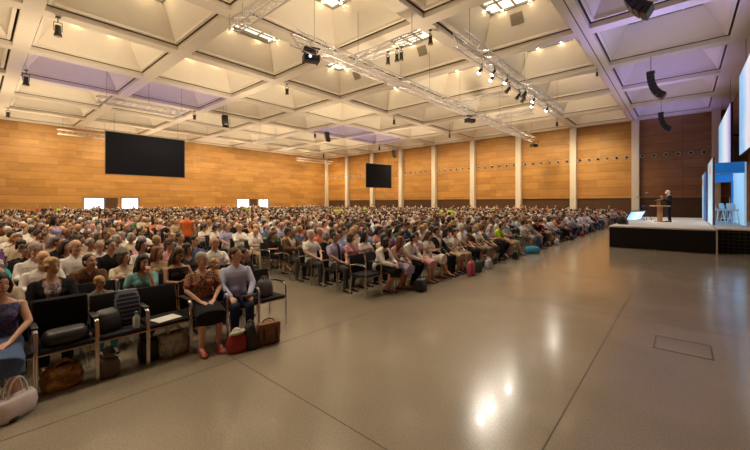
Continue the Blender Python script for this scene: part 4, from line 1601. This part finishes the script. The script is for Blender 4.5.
def random_person():
    f = rnd.random() < .55
    a = rnd.choices(['lap', 'fold', 'hold', 'chin', 'lean', 'thigh'], [6, 2.5, 4, 1.5, 1.5, 4])[0]
    pk = ('f_' if f else 'm_') + a
    hair = pick(HAIRW)
    st = rnd.choices(['bob', 'long', 'wavy', 'short', 'bun', 'tail'], [5, 6, 4, 2, 2, 2])[0] if f else rnd.choices(['short', 'crop', 'fringe', 'wavy'], [7, 4, 3, 1])[0]
    if st == 'fringe' and hair in ('blond', 'auburn', 'black'):
        hair = 'grey'
    tk = rnd.choices(['short', 'sleeveless', 'long'], [6, 3, 2])[0] if f else rnd.choices(['short', 'long', 'jacket'], [5, 5, 1.6])[0]
    top = pick(TOPW)
    if tk == 'jacket':
        top = rnd.choice(['charcoal', 'navy', 'black', 'brown', 'beige'])
    bk = ('skirt' if f and rnd.random() < .45 else 'trousers')
    sk = rnd.choices([0, 1, 2, 3], [3, 5, 3, .5])[0]
    return dict(pk=pk, skin=sk, hair=hair, hstyle=st, top=top, tkind=tk, bottom=pick(BOTW), bkind=bk, scale=rnd.uniform(.91, .995) if not f else rnd.uniform(.90, .98), turn=rnd.uniform(-12, 16), glasses=rnd.random() < .22)


EMPTY = 'empty'
ORANGE_PRINT = mat_floral('cloth_orange_print', (.035, .022, .020), (.52, .12, .05), (.50, .30, .18), 24)
WHITE_PRINT = mat_floral('cloth_white_print', (.62, .57, .54), (.20, .07, .20), (.05, .04, .06), 34)
PINK_PRINT = mat_floral('cloth_pink_print', (.62, .52, .54), (.48, .14, .22), (.30, .20, .30), 22)
BLUE_PRINT = mat_floral('cloth_blue_print', (.045, .055, .15), (.10, .11, .24), (.16, .10, .20), 18)


def S(pk, skin, hair, hstyle, top, tkind, bottom, bkind, scale=.96, turn=12, **kw):
    d = dict(pk=pk, skin=skin, hair=hair, hstyle=hstyle, top=top, tkind=tkind, bottom=bottom, bkind=bkind, scale=scale, turn=turn, glasses=False)
    d.update(kw)
    return d


SPEC = {
    ('near', 0, 0): EMPTY, ('near', 0, 3): EMPTY, ('near', 0, 4): EMPTY, ('near', 0, 5): EMPTY,
    ('near', 0, 1): S('m_thigh', 1, 'brown', 'short', 'pale blue', 'long', 'navy', 'trousers', .955, -16, topmat=plain('cloth_lavender_blue', (.50, .54, .80), .8), lab='dark-haired man in pale blue shirt, front row beside the empty aisle chair'),
    ('near', 0, 2): S('f_lap', 1, 'grey', 'short', 'orange print', 'short', 'black', 'skirt', .97, -10, topmat=ORANGE_PRINT, shoe=M_SHOER, lab='grey-haired woman in orange floral blouse and black skirt in the front row'),
    ('near', 0, 6): S('f_lap', 1, 'dark', 'bob', 'blue print', 'sleeveless', 'denim', 'skirt', .97, -4, topmat=BLUE_PRINT, lab='dark-haired woman in sleeveless dark blue dress above the white handbag'),
    ('near', 1, 5): S('f_lap', 1, 'blond', 'wavy', 'black', 'jacket', 'black', 'trousers', .97, -2, under=WHITE_PRINT, lab='blond woman in black jacket over printed blouse, second row'),
    ('near', 1, 4): S('m_lap', 1, 'blond', 'short', 'grey', 'short', 'turquoise', 'trousers', .72, 2, lab='small fair-haired child in grey shirt between the black jacket and teal top'),
    ('near', 1, 3): S('f_chin', 1, 'dark', 'long', 'teal', 'short', 'charcoal', 'trousers', .93, -6, topmat=plain('cloth_pale_teal', (.17, .42, .42), .9), lab='dark long-haired woman in teal top with hand at her face'),
    ('near', 1, 2): S('f_hold', 2, 'brown', 'long', 'black', 'sleeveless', 'black', 'trousers', .97, 4, glasses=True, lab='brown long-haired woman in black sleeveless top behind the floral blouse'),
    ('near', 1, 1): S('f_lean', 0, 'blond', 'short', 'yellow', 'short', 'olive', 'trousers', .84, 6, lab='blond child in yellow shirt between the front row couple'),
    ('near', 1, 0): S('m_lean', 1, 'dark', 'short', 'black', 'short', 'charcoal', 'trousers', .92, 8),
    ('near', 1, 6): S('m_lap', 0, 'brown', 'short', 'cream', 'short', 'beige', 'trousers', .93, -4),
    ('near', 2, 0): S('m_thigh', 1, 'grey', 'fringe', 'white', 'short', 'charcoal', 'trousers', .97, -6, glasses=True, lab='balding man with glasses in white shirt behind the front row couple'),
    ('near', 2, 1): S('f_lap', 1, 'dark', 'bob', 'charcoal', 'short', 'black', 'trousers', .93, 0),
    ('near', 2, 2): S('f_lap', 1, 'auburn', 'long', 'beige', 'short', 'beige', 'trousers', .92, 4),
    ('near', 2, 3): S('f_fold', 0, 'brown', 'bob', 'cream', 'short', 'black', 'skirt', .90, 2),
    ('near', 2, 4): S('m_lean', 1, 'dark', 'short', 'brown', 'short', 'navy', 'trousers', .94, 0),
    ('near', 2, 5): S('m_hold', 1, 'grey', 'fringe', 'white', 'long', 'grey', 'trousers', .96, 0, lab='bald man in white shirt behind the blond woman in black jacket'),
    ('near', 2, 6): S('f_lap', 0, 'brown', 'wavy', 'beige', 'short', 'beige', 'skirt', .92, 0),
    ('near', 3, 0): S('m_lap', 1, 'dark', 'short', 'denim', 'short', 'navy', 'trousers', .95, 6),
    ('near', 3, 1): S('f_lap', 0, 'brown', 'wavy', 'pink', 'short', 'white', 'trousers', .95, 4),
    ('near', 3, 2): S('f_lap', 1, 'dark', 'bob', 'white', 'short', 'pink', 'skirt', .97, 2),
    ('near', 3, 3): S('m_lap', 1, 'dark', 'short', 'black', 'short', 'charcoal', 'trousers', .97, -4),
    ('near', 3, 4): S('m_lap', 1, 'grey', 'fringe', 'white', 'long', 'charcoal', 'trousers', 1.0, -4),
    ('near', 3, 5): S('m_hold', 1, 'grey', 'short', 'white', 'long', 'navy', 'trousers', 1.0, 0),
    ('near', 3, 6): S('f_fold', 1, 'dark', 'bob', 'teal', 'short', 'black', 'trousers', .95, 0),
    ('near', 4, 4): S('f_lap', 1, 'dark', 'long', 'black', 'short', 'black', 'trousers', .97, -4),
    ('near', 4, 2): EMPTY, ('near', 6, 0): EMPTY,
    ('far', 0, 0): EMPTY,
    ('far', 0, 1): S('f_lean', 1, 'dark', 'bob', 'white', 'jacket', 'black', 'skirt', .95, 0, under=plain('cloth_black_top', (.014, .013, .015), .9), lab='dark-haired woman in white cardigan and black skirt beside the empty aisle chair'),
    ('far', 0, 2): S('f_lean', 2, 'auburn', 'long', 'coral', 'sleeveless', 'lavender', 'skirt', .95, 0, shoe=M_SHOEB, topmat=PINK_PRINT),
    ('far', 0, 3): S('m_lean', 1, 'black', 'short', 'white', 'long', 'black', 'trousers', .95, 0),
    ('far', 0, 4): S('f_lap', 1, 'dark', 'bob', 'pink', 'short', 'pink', 'skirt', .93, 0, topmat=PINK_PRINT, shoe=M_SHOEB),
    ('far', 0, 5): S('f_hold', 1, 'brown', 'long', 'white', 'short', 'white', 'skirt', .93, 0, shoe=M_SHOEB),
    ('far', 0, 6): S('m_thigh', 1, 'dark', 'short', 'black', 'jacket', 'black', 'trousers', .97, 0, under=cloth_mat('white')),
    ('far', 0, 7): S('f_lap', 2, 'dark', 'long', 'white', 'short', 'beige', 'skirt', .94, 0),
    ('far', 0, 14): S('m_lean', 1, 'dark', 'short', 'lime', 'short', 'black', 'trousers', .97, 0, topmat=plain('cloth_lime_vest', (.50, .68, .03), .8), lab='seated person in lime vest leaning forward in the far front row'),
    ('far', 1, 0): S('m_lap', 2, 'dark', 'crop', 'lavender', 'short', 'charcoal', 'trousers', .97, -2, lab='man in lavender shirt and dark tie beside the empty chair past the aisle', tie=True),
    ('far', 1, 1): S('f_lap', 0, 'brown', 'bob', 'pink', 'short', 'beige', 'trousers', .94, 0),
    ('far', 1, 2): S('f_lap', 1, 'black', 'long', 'white', 'short', 'black', 'trousers', .95, 0),
    ('far', 2, 0): S('m_lap', 0, 'white', 'short', 'white', 'short', 'charcoal', 'trousers', .97, 2, lab='white-haired man in white short-sleeved shirt at the aisle behind the lavender shirt'),
    ('far', 2, 1): S('f_lap', 0, 'grey', 'bob', 'black', 'short', 'black', 'trousers', .94, 2),
    ('far', 3, 0): S('m_hold', 2, 'dark', 'crop', 'brown', 'jacket', 'charcoal', 'trousers', .98, 2, under=cloth_mat('white'), lab='man in brown jacket reading on the aisle, fourth row past the aisle'),
}
for k in range(14, 60):          # the outer front-row strip has a few free chairs
    if k in (17, 18, 19, 27):
        SPEC[('far', 0, k)] = EMPTY

PEOPLE = []
for (b, r, k, x, y) in SEATS:
    sp = SPEC.get((b, r, k))
    if sp is None:
        if rnd.random() < (.05 if r > 3 else .03):
            sp = EMPTY
        else:
            sp = random_person()
    u, v, dep = project((x, y, 1.0))
    frac = 1.3 if r == 0 else (.62 if r == 1 else .36)
    score = -1.0 if dep < 1 or u < -14 or u > 764 else frac / dep ** 2
    if b == 'near' and k == 0 and r > 0:
        score *= 1.8
    if b == 'far' and k == 0:
        score *= 1.8
    PEOPLE.append((score, b, r, k, x, y, sp))
PEOPLE.sort(key=lambda t: -t[0])

N_IND = 284
N_DETAIL = 70
ind, crowd = [], []
chairs_ind, chairs_rest = [], []
for n, t in enumerate(PEOPLE):
    (chairs_ind if len(chairs_ind) < 298 and t[0] > 0 else chairs_rest).append(t)
    if t[6] is EMPTY:
        continue
    (ind if len(ind) < N_IND and t[0] > 0 else crowd).append(t)

GARMENT = {'short': 'shirt', 'long': 'long-sleeved shirt', 'sleeveless': 'sleeveless top', 'jacket': 'jacket'}
BL = {'near': 'before', 'far': 'beyond'}


def clip(words, most=16):
    w = words.split()
    return ' '.join(w[:most])


for q, (sc, b, r, k, x, y, sp) in enumerate(ind):
    o = person(sp['pk'], (x + .02, y, 0), R(sp['turn']), sp['scale'], sp['skin'], sp['hair'], sp['hstyle'], sp['top'], sp['tkind'], sp['bottom'], sp['bkind'],
               sp.get('shoe'), sp.get('topmat'), sp.get('bottommat'), sp.get('under'), sp['glasses'], q > 40)
    if sp.get('tie'):
        P = POSES[sp['pk']]['P']
        bm = bmesh.new()
        loft(bm, [((.085, 0, .50), (.006, 0, 0), (0, .022, 0)), ((.128, 0, .42), (.006, 0, 0), (0, .028, 0)), ((.145, 0, .25), (.006, 0, 0), (0, .036, 0)), ((.15, 0, .06), (.006, 0, 0), (0, .045, 0))], P.T, 10)
        dress_part('tie', finish(bm, 'tie', [None]), cloth_mat('navy'), o)
    lab = sp.get('lab')
    if not lab:
        ht = HAIRTXT[sp['hstyle']]
        lab = '%s %s-haired person in %s %s, %s row %s the aisle, %s seat in' % (ht, sp['hair'], sp['top'], GARMENT[sp['tkind']], ordinal(r + 1), BL[b], ordinal(k + 1))
    tag(o, clip(lab), 'person', 'seated audience')

for n, (sc, b, r, k, x, y, sp) in enumerate(chairs_ind):
    o = make_chair(x, y, n < N_DETAIL)
    if sp is EMPTY:
        what = 'empty black chair with chrome legs'
    else:
        what = 'black chair under the %s %s' % (sp['top'], GARMENT[sp['tkind']])
    tag(o, clip('%s, %s row %s the aisle, %s seat in' % (what, ordinal(r + 1), BL[b], ordinal(k + 1))), 'chair', 'black conference chairs')

# ---- the rest of the audience and of the chairs, too many to count
LOW = {}


def low(pk, hs, tk, bk, far=False):
    key = (pk, hs, tk, bk, far)
    if key in LOW:
        return LOW[key]
    P = POSES[pk]['P']
    Vs, Fs, Id = [], [], []
    n = 0
    for pid, me, tgt, M in ((0, part(pk, 'body'), 90 if far else 210, None), (1, HAIRM[hs], 28 if far else 50, P.Th), (2, part(pk, tk), 44 if far else 110, None), (3, part(pk, bk), 24 if far else 44, None)):
        lk = ('low', pk if pid != 1 else hs, tk if pid == 2 else bk if pid == 3 else '', pid, far)
        if lk not in LOW:
            d = decimated(me, tgt)
            vv = np.array([v.co[:] for v in d.vertices], dtype=np.float64)
            ff = np.array([p.vertices[:] for p in d.polygons if len(p.vertices) == 3], dtype=np.int64)
            bpy.data.meshes.remove(d)
            LOW[lk] = (vv, ff)
        vv, ff = LOW[lk]
        if M is not None:
            A = np.array(M)
            vv = vv @ A[:3, :3].T + A[:3, 3]
        Vs.append(vv); Fs.append(ff + n); Id.append(np.full(len(vv), pid))
        n += len(vv)
    LOW[key] = (np.concatenate(Vs), np.concatenate(Fs), np.concatenate(Id))
    return LOW[key]


def mat_vertex(name, rough):
    m, nt, b = new_mat(name)
    a = nt.nodes.new('ShaderNodeVertexColor'); a.layer_name = 'cloth_colour'
    nt.links.new(a.outputs['Color'], b.inputs['Base Color'])
    b.inputs['Roughness'].default_value = rough
    b.inputs['Specular IOR Level'].default_value = .25
    return m


def big_mesh(name, verts, faces, cols, mat):
    me = bpy.data.meshes.new(name)
    me.vertices.add(len(verts)); me.vertices.foreach_set('co', verts.astype(np.float32).ravel())
    nf, k = faces.shape
    me.loops.add(nf * k); me.loops.foreach_set('vertex_index', faces.astype(np.int32).ravel())
    me.polygons.add(nf)
    me.polygons.foreach_set('loop_start', np.arange(0, nf * k, k, dtype=np.int32))
    me.polygons.foreach_set('use_smooth', [k == 3] * nf)
    if cols is not None:
        at_ = me.color_attributes.new('cloth_colour', 'FLOAT_COLOR', 'POINT')
        at_.data.foreach_set('color', np.concatenate([cols, np.ones((len(cols), 1))], 1).astype(np.float32).ravel())
    me.materials.append(mat)
    me.update(calc_edges=True)
    return me


Vs, Fs, Cs = [], [], []
n = 0
for (sc, b, r, k, x, y, sp) in crowd:
    v, f, pid = low(sp['pk'], sp['hstyle'], 'long' if sp['tkind'] == 'jacket' else sp['tkind'], sp['bkind'], sc < .36 / 24 ** 2)
    a = R(sp['turn'])
    s = sp['scale']
    Rm = np.array([[math.cos(a), -math.sin(a), 0], [math.sin(a), math.cos(a), 0], [0, 0, 1]]) * s
    Vs.append(v @ Rm.T + np.array([x + .02, y, 0])); Fs.append(f + n); n += len(v)
    pal = np.array([SKINS[sp['skin']][1], HAIRS[sp['hair']], CLOTHS.get(sp['top'], (.3, .3, .3)), CLOTHS.get(sp['bottom'], (.1, .1, .1))])
    Cs.append(pal[pid])
for q in range(120):             # people standing along the rear walls
    sp = random_person()
    pk = sp['pk'][:2] + 'stand'
    v, f, pid = low(pk, sp['hstyle'], 'short', 'trousers', True)
    if q < 80:
        px_, py_ = rnd.uniform(-58.7, -58.2), rnd.uniform(5, 50)
    else:
        px_, py_ = rnd.uniform(-56, -6), rnd.uniform(50.45, 50.65)
    a = R(rnd.uniform(-60, 60))
    Rm = np.array([[math.cos(a), -math.sin(a), 0], [math.sin(a), math.cos(a), 0], [0, 0, 1]]) * .97
    Vs.append(v @ Rm.T + np.array([px_, py_, 0])); Fs.append(f + n); n += len(v)
    pal = np.array([SKINS[sp['skin']][1], HAIRS[sp['hair']], CLOTHS.get(sp['top'], (.3, .3, .3)), CLOTHS.get(sp['bottom'], (.1, .1, .1))])
    Cs.append(pal[pid])
if Vs:
    o = link('audience', big_mesh('audience', np.concatenate(Vs), np.concatenate(Fs), np.concatenate(Cs), mat_vertex('crowd_cloth_and_skin', .8)))
    tag(o, 'dense seated audience filling all the rear rows as far as the walls', 'crowd', None, 'stuff')
Vs, Fs = [], []
n = 0
CB = [((0, 0, .445), (.44, .455, .05)), ((-.265, 0, .665), (.04, .45, .39))] + [((sx * .21, sy * .23, .21), (.024, .024, .42)) for sx in (-1, 1) for sy in (-1, 1)]
cv = np.array([[x, y, z] for x in (-.5, .5) for y in (-.5, .5) for z in (-.5, .5)])
cf = np.array([[0, 1, 3, 2], [4, 6, 7, 5], [0, 4, 5, 1], [2, 3, 7, 6], [0, 2, 6, 4], [1, 5, 7, 3]])
for t in chairs_rest:
    for c, s in CB:
        Vs.append(cv * np.array(s) + np.array(c) + np.array([t[4], t[5], 0])); Fs.append(cf + n); n += 8
o = link('rear_chairs', big_mesh('rear_chairs', np.concatenate(Vs), np.concatenate(Fs), None, M_BLACKF))
tag(o, 'rows of black chairs beneath the audience at the rear', 'chairs', None, 'stuff')

# ---- people on their feet
VESTO = plain('cloth_orange_vest', (.80, .17, .03), .8)
VESTL = plain('cloth_lime_vest', (.50, .68, .03), .8)


def stander(pk, x, y, face, skin, hair, hs, top, tk, bot, label, sc=.98, topmat=None, z=0, bk='trousers', under=None, group='people standing among the seats'):
    o = person(pk, (x, y, z), R(face), sc, skin, hair, hs, top, tk, bot, bk, None, topmat, None, under, False, z < .5)
    tag(o, label, 'person', group)
    return o


stander('m_stand', -12.0, 4.52, 150, 1, 'grey', 'crop', 'orange', 'vest', 'charcoal', 'standing person in orange vest with back turned in the aisle between the blocks', topmat=VESTO)
stander('f_stand', -12.72, 1.42, 60, 2, 'black', 'long', 'lavender', 'sleeveless', 'navy', 'standing person with long black hair in sleeveless lavender top among the seats', .95)
stander('m_stand', -21.3, 19.5, -40, 1, 'dark', 'short', 'lime', 'vest', 'charcoal', 'standing steward in lime yellow vest amid the seats, left of the nearest pair', .99, topmat=VESTL)
stander('m_stand', -21.3, 20.1, 30, 1, 'brown', 'crop', 'lime', 'vest', 'charcoal', 'standing steward in lime yellow vest amid the seats, right of the nearest pair', .99, topmat=VESTL)
for n, (px, y, vm, face, lab) in enumerate(((441, 24.0, VESTL, 30, 'standing steward in lime vest before the fourth column, left of a pair'),
                                            (451, 24.6, VESTL, -60, 'standing steward in lime vest before the fourth column, right of a pair'),
                                            (494, 45.0, VESTL, 10, 'small far standing steward in lime vest before the fifth wooden bay'),
                                            (535, 44.0, None, 40, 'far standing person in coral shirt between fifth and sixth columns'),
                                            (547, 43.0, None, -30, 'far standing person in orange shirt by the column nearest the stage bays'),
                                            (365, 30.0, VESTL, 0, 'far standing steward in lime vest below the small projection screen'))):
    d = px - CX
    q = (.7524 * d - .6587 * FPX) / (.6587 * d + .7524 * FPX)
    ry = round((y - 5.47) / .495) * .495 + 5.47
    rx = ROW0 - PITCH * round((ROW0 - q * ry) / PITCH) + .42
    stander('m_stand', rx, rx / q, face, 1, 'dark', 'short', 'coral' if n == 3 else 'orange', 'short', 'navy', lab, .98, topmat=vm)
for (px, x, pk, hair, hs, top, vm, lab) in ((44, -50.0, 'm_stand', 'dark', 'short', 'charcoal', None, 'dark-clothed standing person far back near the first bright doorway'),
                                           (59, -46.1, 'm_stand', 'dark', 'short', 'lime', VESTL, 'lime-vested standing steward far back near the first bright doorway'),
                                           (24, -50.0, 'f_stand', 'blond', 'bob', 'coral', None, 'coral-shirted standing person far back, nearest the room edge'),
                                           (224, -38.1, 'm_stand', 'brown', 'short', 'orange', VESTO, 'orange-vested standing person far back near the second pair of doorways'),
                                           (246, -40.8, 'm_stand', 'dark', 'crop', 'lime', VESTL, 'lime-vested standing steward far back below the second pair of doorways'),
                                           (222, -50.4, 'f_stand', 'dark', 'bob', 'navy', None, 'navy-shirted standing person farthest back by the second pair of doorways')):
    d = px - CX
    q = (.6587 * d + .7524 * FPX) / (.7524 * d - .6587 * FPX)
    stander(pk, x, q * x, rnd.uniform(-40, 40), 1, hair, hs, top, 'short', 'charcoal', lab, .97, topmat=vm)

stander('m_speak', -.52, 24.62, 190, 0, 'white', 'fringe', 'black', 'jacket', 'black', 'balding speaker in dark suit reading at the oak lectern on stage', 1.0, z=SZ, under=cloth_mat('white'), group='speaker')


# ------------------------------------------------------------------ bags and small things
def bag(name, label, loc, rz, w, d, h, mat, handle=.16, slump=.0, hm=None, cat='bag', group=None, flap=None, pw=.62):
    bm = bmesh.new()
    loft(bm, [((0, 0, .0), (d * .40, 0, 0), (0, w * .42, 0)), ((0, 0, h * .06), (d * .49, 0, 0), (0, w * .49, 0)), ((slump * .4, 0, h * .45), (d * .52, 0, 0), (0, w * .52, 0)),
              ((slump * .8, 0, h * .82), (d * .36, 0, 0), (0, w * .46, 0)), ((slump, 0, h), (d * .16, 0, 0), (0, w * .40, 0)), ((slump, 0, h * .93), (d * .08, 0, 0), (0, w * .36, 0))], n=32, pw=pw)
    for v in bm.verts:
        q = mnoise.noise(v.co * 9 + V(loc))
        v.co += V((q * .016, q * .012, 0)) * min(1, v.co.z * 8)
    o = link(name, finish(bm, name, mat, True, False))
    o.location = loc
    o.rotation_euler = (0, 0, rz)
    tag(o, label, cat, group)
    if handle:
        for s in (-1, 1):
            bm = bmesh.new()
            tube(bm, [(slump + s * d * .14, w * .24 * math.cos(a), h * .93 + handle * math.sin(a)) for a in [PI * q / 12 for q in range(13)]], .009, 7)
            link('handle', finish(bm, 'handle', hm or mat), o)
    if flap:
        bm = bmesh.new(); box(bm, (d * .30, 0, h * .66), (d * .5, w * .92, h * .42), Matrix.Rotation(R(10), 4, 'Y'), .02)
        link('flap', finish(bm, 'flap', flap), o)
    return o


WHITE_L = plain('white_leather', (.72, .66, .66), .45)
MUST = mat_floral('mustard_print', (.34, .19, .035), (.20, .09, .02), (.46, .30, .09), 12)
BLK_L = plain('black_bag_leather', (.018, .017, .018), .45)
TAUPE = plain('taupe_cloth', (.13, .10, .085), .85)
TOTE = mat_floral('pale_tote', (.46, .44, .36), (.33, .35, .32), (.24, .29, .33), 7)
RED_L = plain('red_leather_bag', (.32, .022, .02), .5)
TAN_L = plain('brown_briefcase_leather', (.20, .075, .028), .42)
PINKB = plain('pink_bag', (.58, .10, .17), .7)
LILB = plain('lilac_bag', (.58, .55, .66), .7)
BLUEB = plain('bright_blue_bag', (.03, .32, .58), .6)
GRN = plain('dark_green_bag', (.03, .07, .04), .7)
bag('handbag', 'large white leather handbag with two handles on the bare floor', (-4.60, .23, 0), R(35), .33, .20, .21, WHITE_L, .17, .03)
bag('handbag', 'mustard patterned bag on the floor under the chair with the black bag', (-4.96, .62, 0), R(10), .34, .22, .24, MUST, .06)
bag('pouch', 'small crumpled taupe bag on the floor under the plaid coat chair', (-4.88, 1.0, 0), R(-12), .22, .18, .20, TAUPE, .05)
bag('tote_bag', 'pale printed tote bag under the empty chair holding a paper', (-4.94, 1.70, 0), R(5), .36, .20, .30, TOTE, .10)
bag('backpack', 'black bag beside the pale tote under the empty chairs', (-5.0, 1.43, 0), R(-5), .22, .20, .27, BLK_L, .06)
bag('handbag', 'red leather handbag with white handle beside the red shoes', (-4.40, 2.27, 0), R(-12), .25, .16, .24, RED_L, .08, hm=WHITE_L)
bag('satchel', 'black bag between the red handbag and brown briefcase', (-4.36, 2.44, 0), R(-5), .15, .17, .34, BLK_L, .06)
bm = bmesh.new(); box(bm, (0, 0, .145), (.14, .30, .29), bev=.025)
o = link('briefcase', finish(bm, 'briefcase', TAN_L)); o.location = (-4.34, 2.70, 0); o.rotation_euler = (0, 0, R(-14))
tag(o, 'brown leather briefcase standing on the floor at the front row aisle end', 'briefcase')
bm = bmesh.new(); box(bm, (.040, 0, .205), (.085, .305, .19), bev=.02); link('flap', finish(bm, 'flap', TAN_L), o)
bm = bmesh.new(); tube(bm, [(0, .08 * math.cos(a), .295 + .05 * math.sin(a)) for a in [PI * q / 10 for q in range(11)]], .010, 7); link('handle', finish(bm, 'handle', TAN_L), o)
for s in (-1, 1):
    bm = bmesh.new(); box(bm, (.09, s * .085, .15), (.012, .025, .17)); link('strap', finish(bm, 'strap', BLK_L), o)
bm = bmesh.new()
loft(bm, [((.01, .0, -.015), (.055, 0, 0), (0, .105, 0)), ((.015, .01, .012), (.05, 0, 0), (0, .11, 0)), ((.015, .02, .03), (.03, 0, 0), (0, .07, 0))])
o = link('folded_scarf', finish(bm, 'folded_scarf', plain('white_green_cloth', (.55, .58, .46), .9))); o.location = (-4.40, 2.27, .252)
tag(o, 'pale folded scarf lying on top of the red handbag', 'scarf')
bag('handbag', 'black bag on the floor by the white cardigan in the far front row', (-4.38, 6.55, 0), R(5), .34, .22, .28, BLK_L, .06)
bag('handbag', 'bright pink bag standing on the floor before the far front row', (-4.30, 8.85, 0), R(5), .32, .16, .38, PINKB, .05)
bag('handbag', 'dark green bag just beyond the bright pink bag', (-4.36, 9.40, 0), R(5), .28, .20, .34, GRN, .06)
bag('handbag', 'lilac white bag on the floor beyond the dark green bag', (-4.34, 10.1, 0), R(5), .34, .18, .28, LILB, .08)
bag('handbag', 'black bag farther along the far front row, before the blue bag', (-4.36, 12.4, 0), R(5), .3, .2, .3, BLK_L, .06)
bag('shopping_bag', 'bright blue shopping bag on the floor by the free front chairs', (-4.36, 14.2, 0), R(-42), .56, .26, .27, BLUEB, .05)
for n, (y, m, t) in enumerate(((17.9, LILB, 'pale'), (20.8, BLK_L, 'black'), (23.4, RED_L, 'red'))):
    bag('handbag', '%s handbag on the floor far along the front row opposite the stage' % t, (-4.40, y, 0), R(8), .32, .2, .28, m, .06)

# things left on the free front chairs
bag('handbag', 'black leather bag slumped on the front chair seat before the black jacket', (-4.98, .645, .472), R(4), .38, .27, .15, BLK_L, 0, .02)
bm = bmesh.new()
loft(bm, [((.045, 0, .50 - .47), (.012, 0, 0), (0, .225, 0)), ((.030, 0, .26), (.018, 0, 0), (0, .238, 0)), ((-.012, 0, .415), (.045, 0, 0), (0, .236, 0)), ((-.014, 0, .43), (.025, 0, 0), (0, .225, 0))], n=24, pw=.5)
o = link('draped_jacket', finish(bm, 'draped_jacket', plain('black_wool', (.013, .012, .013), .95, spec=.2))); o.location = (-5.04 - .255, .645, .46)
o.location.x += .02
tag(o, 'black jacket hung over the backrest of the front chair with black bag', 'jacket')
bag('backpack', 'black bag leaning on the front chair seat beside the plaid coat', (-5.01, 1.03, .472), R(20), .25, .19, .24, BLK_L, 0, -.05)
bm = bmesh.new()
loft(bm, [((.02, 0, 0), (.05, 0, 0), (0, .13, 0)), ((.02, 0, .12), (.06, 0, 0), (0, .14, 0)), ((-.03, .01, .30), (.05, 0, 0), (0, .13, 0)), ((-.07, .01, .40), (.03, 0, 0), (0, .11, 0))], n=22, pw=.6)
o = link('plaid_coat', finish(bm, 'plaid_coat', mat_plaid('blue_plaid', (.016, .020, .040), (.17, .18, .23)))); o.location = (-5.13, 1.235, .472)
tag(o, 'dark blue plaid coat piled against the backrest of a front chair', 'coat')
bm = bmesh.new(); box(bm, (0, 0, .004), (.21, .29, .006), bev=.001)
o = link('programme', finish(bm, 'programme', M_PAPER)); o.location = (-4.97, 1.62, .471); o.rotation_euler = (0, 0, R(12))
tag(o, 'white programme sheet lying on the empty front chair seat', 'paper')
bm = bmesh.new(); zloft(bm, [(0, .034, .034, 0), (.01, .036, .036, 0), (.12, .036, .036, 0), (.15, .016, .016, 0), (.165, .014, .014, 0)], n=14)
o = link('water_bottle', finish(bm, 'water_bottle', plain('pale_bottle', (.50, .56, .58), .2))); o.location = (-4.88, 1.27, .472)
bm = bmesh.new(); zloft(bm, [(.165, .017, .017, 0), (.19, .017, .017, 0)], n=12); link('cap', finish(bm, 'cap', plain('blue_cap', (.1, .35, .5), .4)), o)
tag(o, 'small pale bottle on the front chair seat by the plaid coat', 'bottle')
bag('handbag', 'grey bag on the empty chair at the aisle beside the blue shirt', (-5.01, 3.05, .472), R(12), .26, .20, .27, plain('grey_bag', (.13, .12, .13), .8), .06)
bm = bmesh.new(); box(bm, (0, 0, 0), (.17, .24, .012), bev=.004)
o = link('tablet', finish(bm, 'tablet', M_BLACK)); o.location = (-4.76, 2.62, .61); o.rotation_euler = (0, R(-6), R(12))
tag(o, 'black folder held on the lap of the man in pale blue shirt', 'folder')

print('people', len(ind), 'crowd', len(crowd), 'chairs', len(chairs_ind), len(chairs_rest))
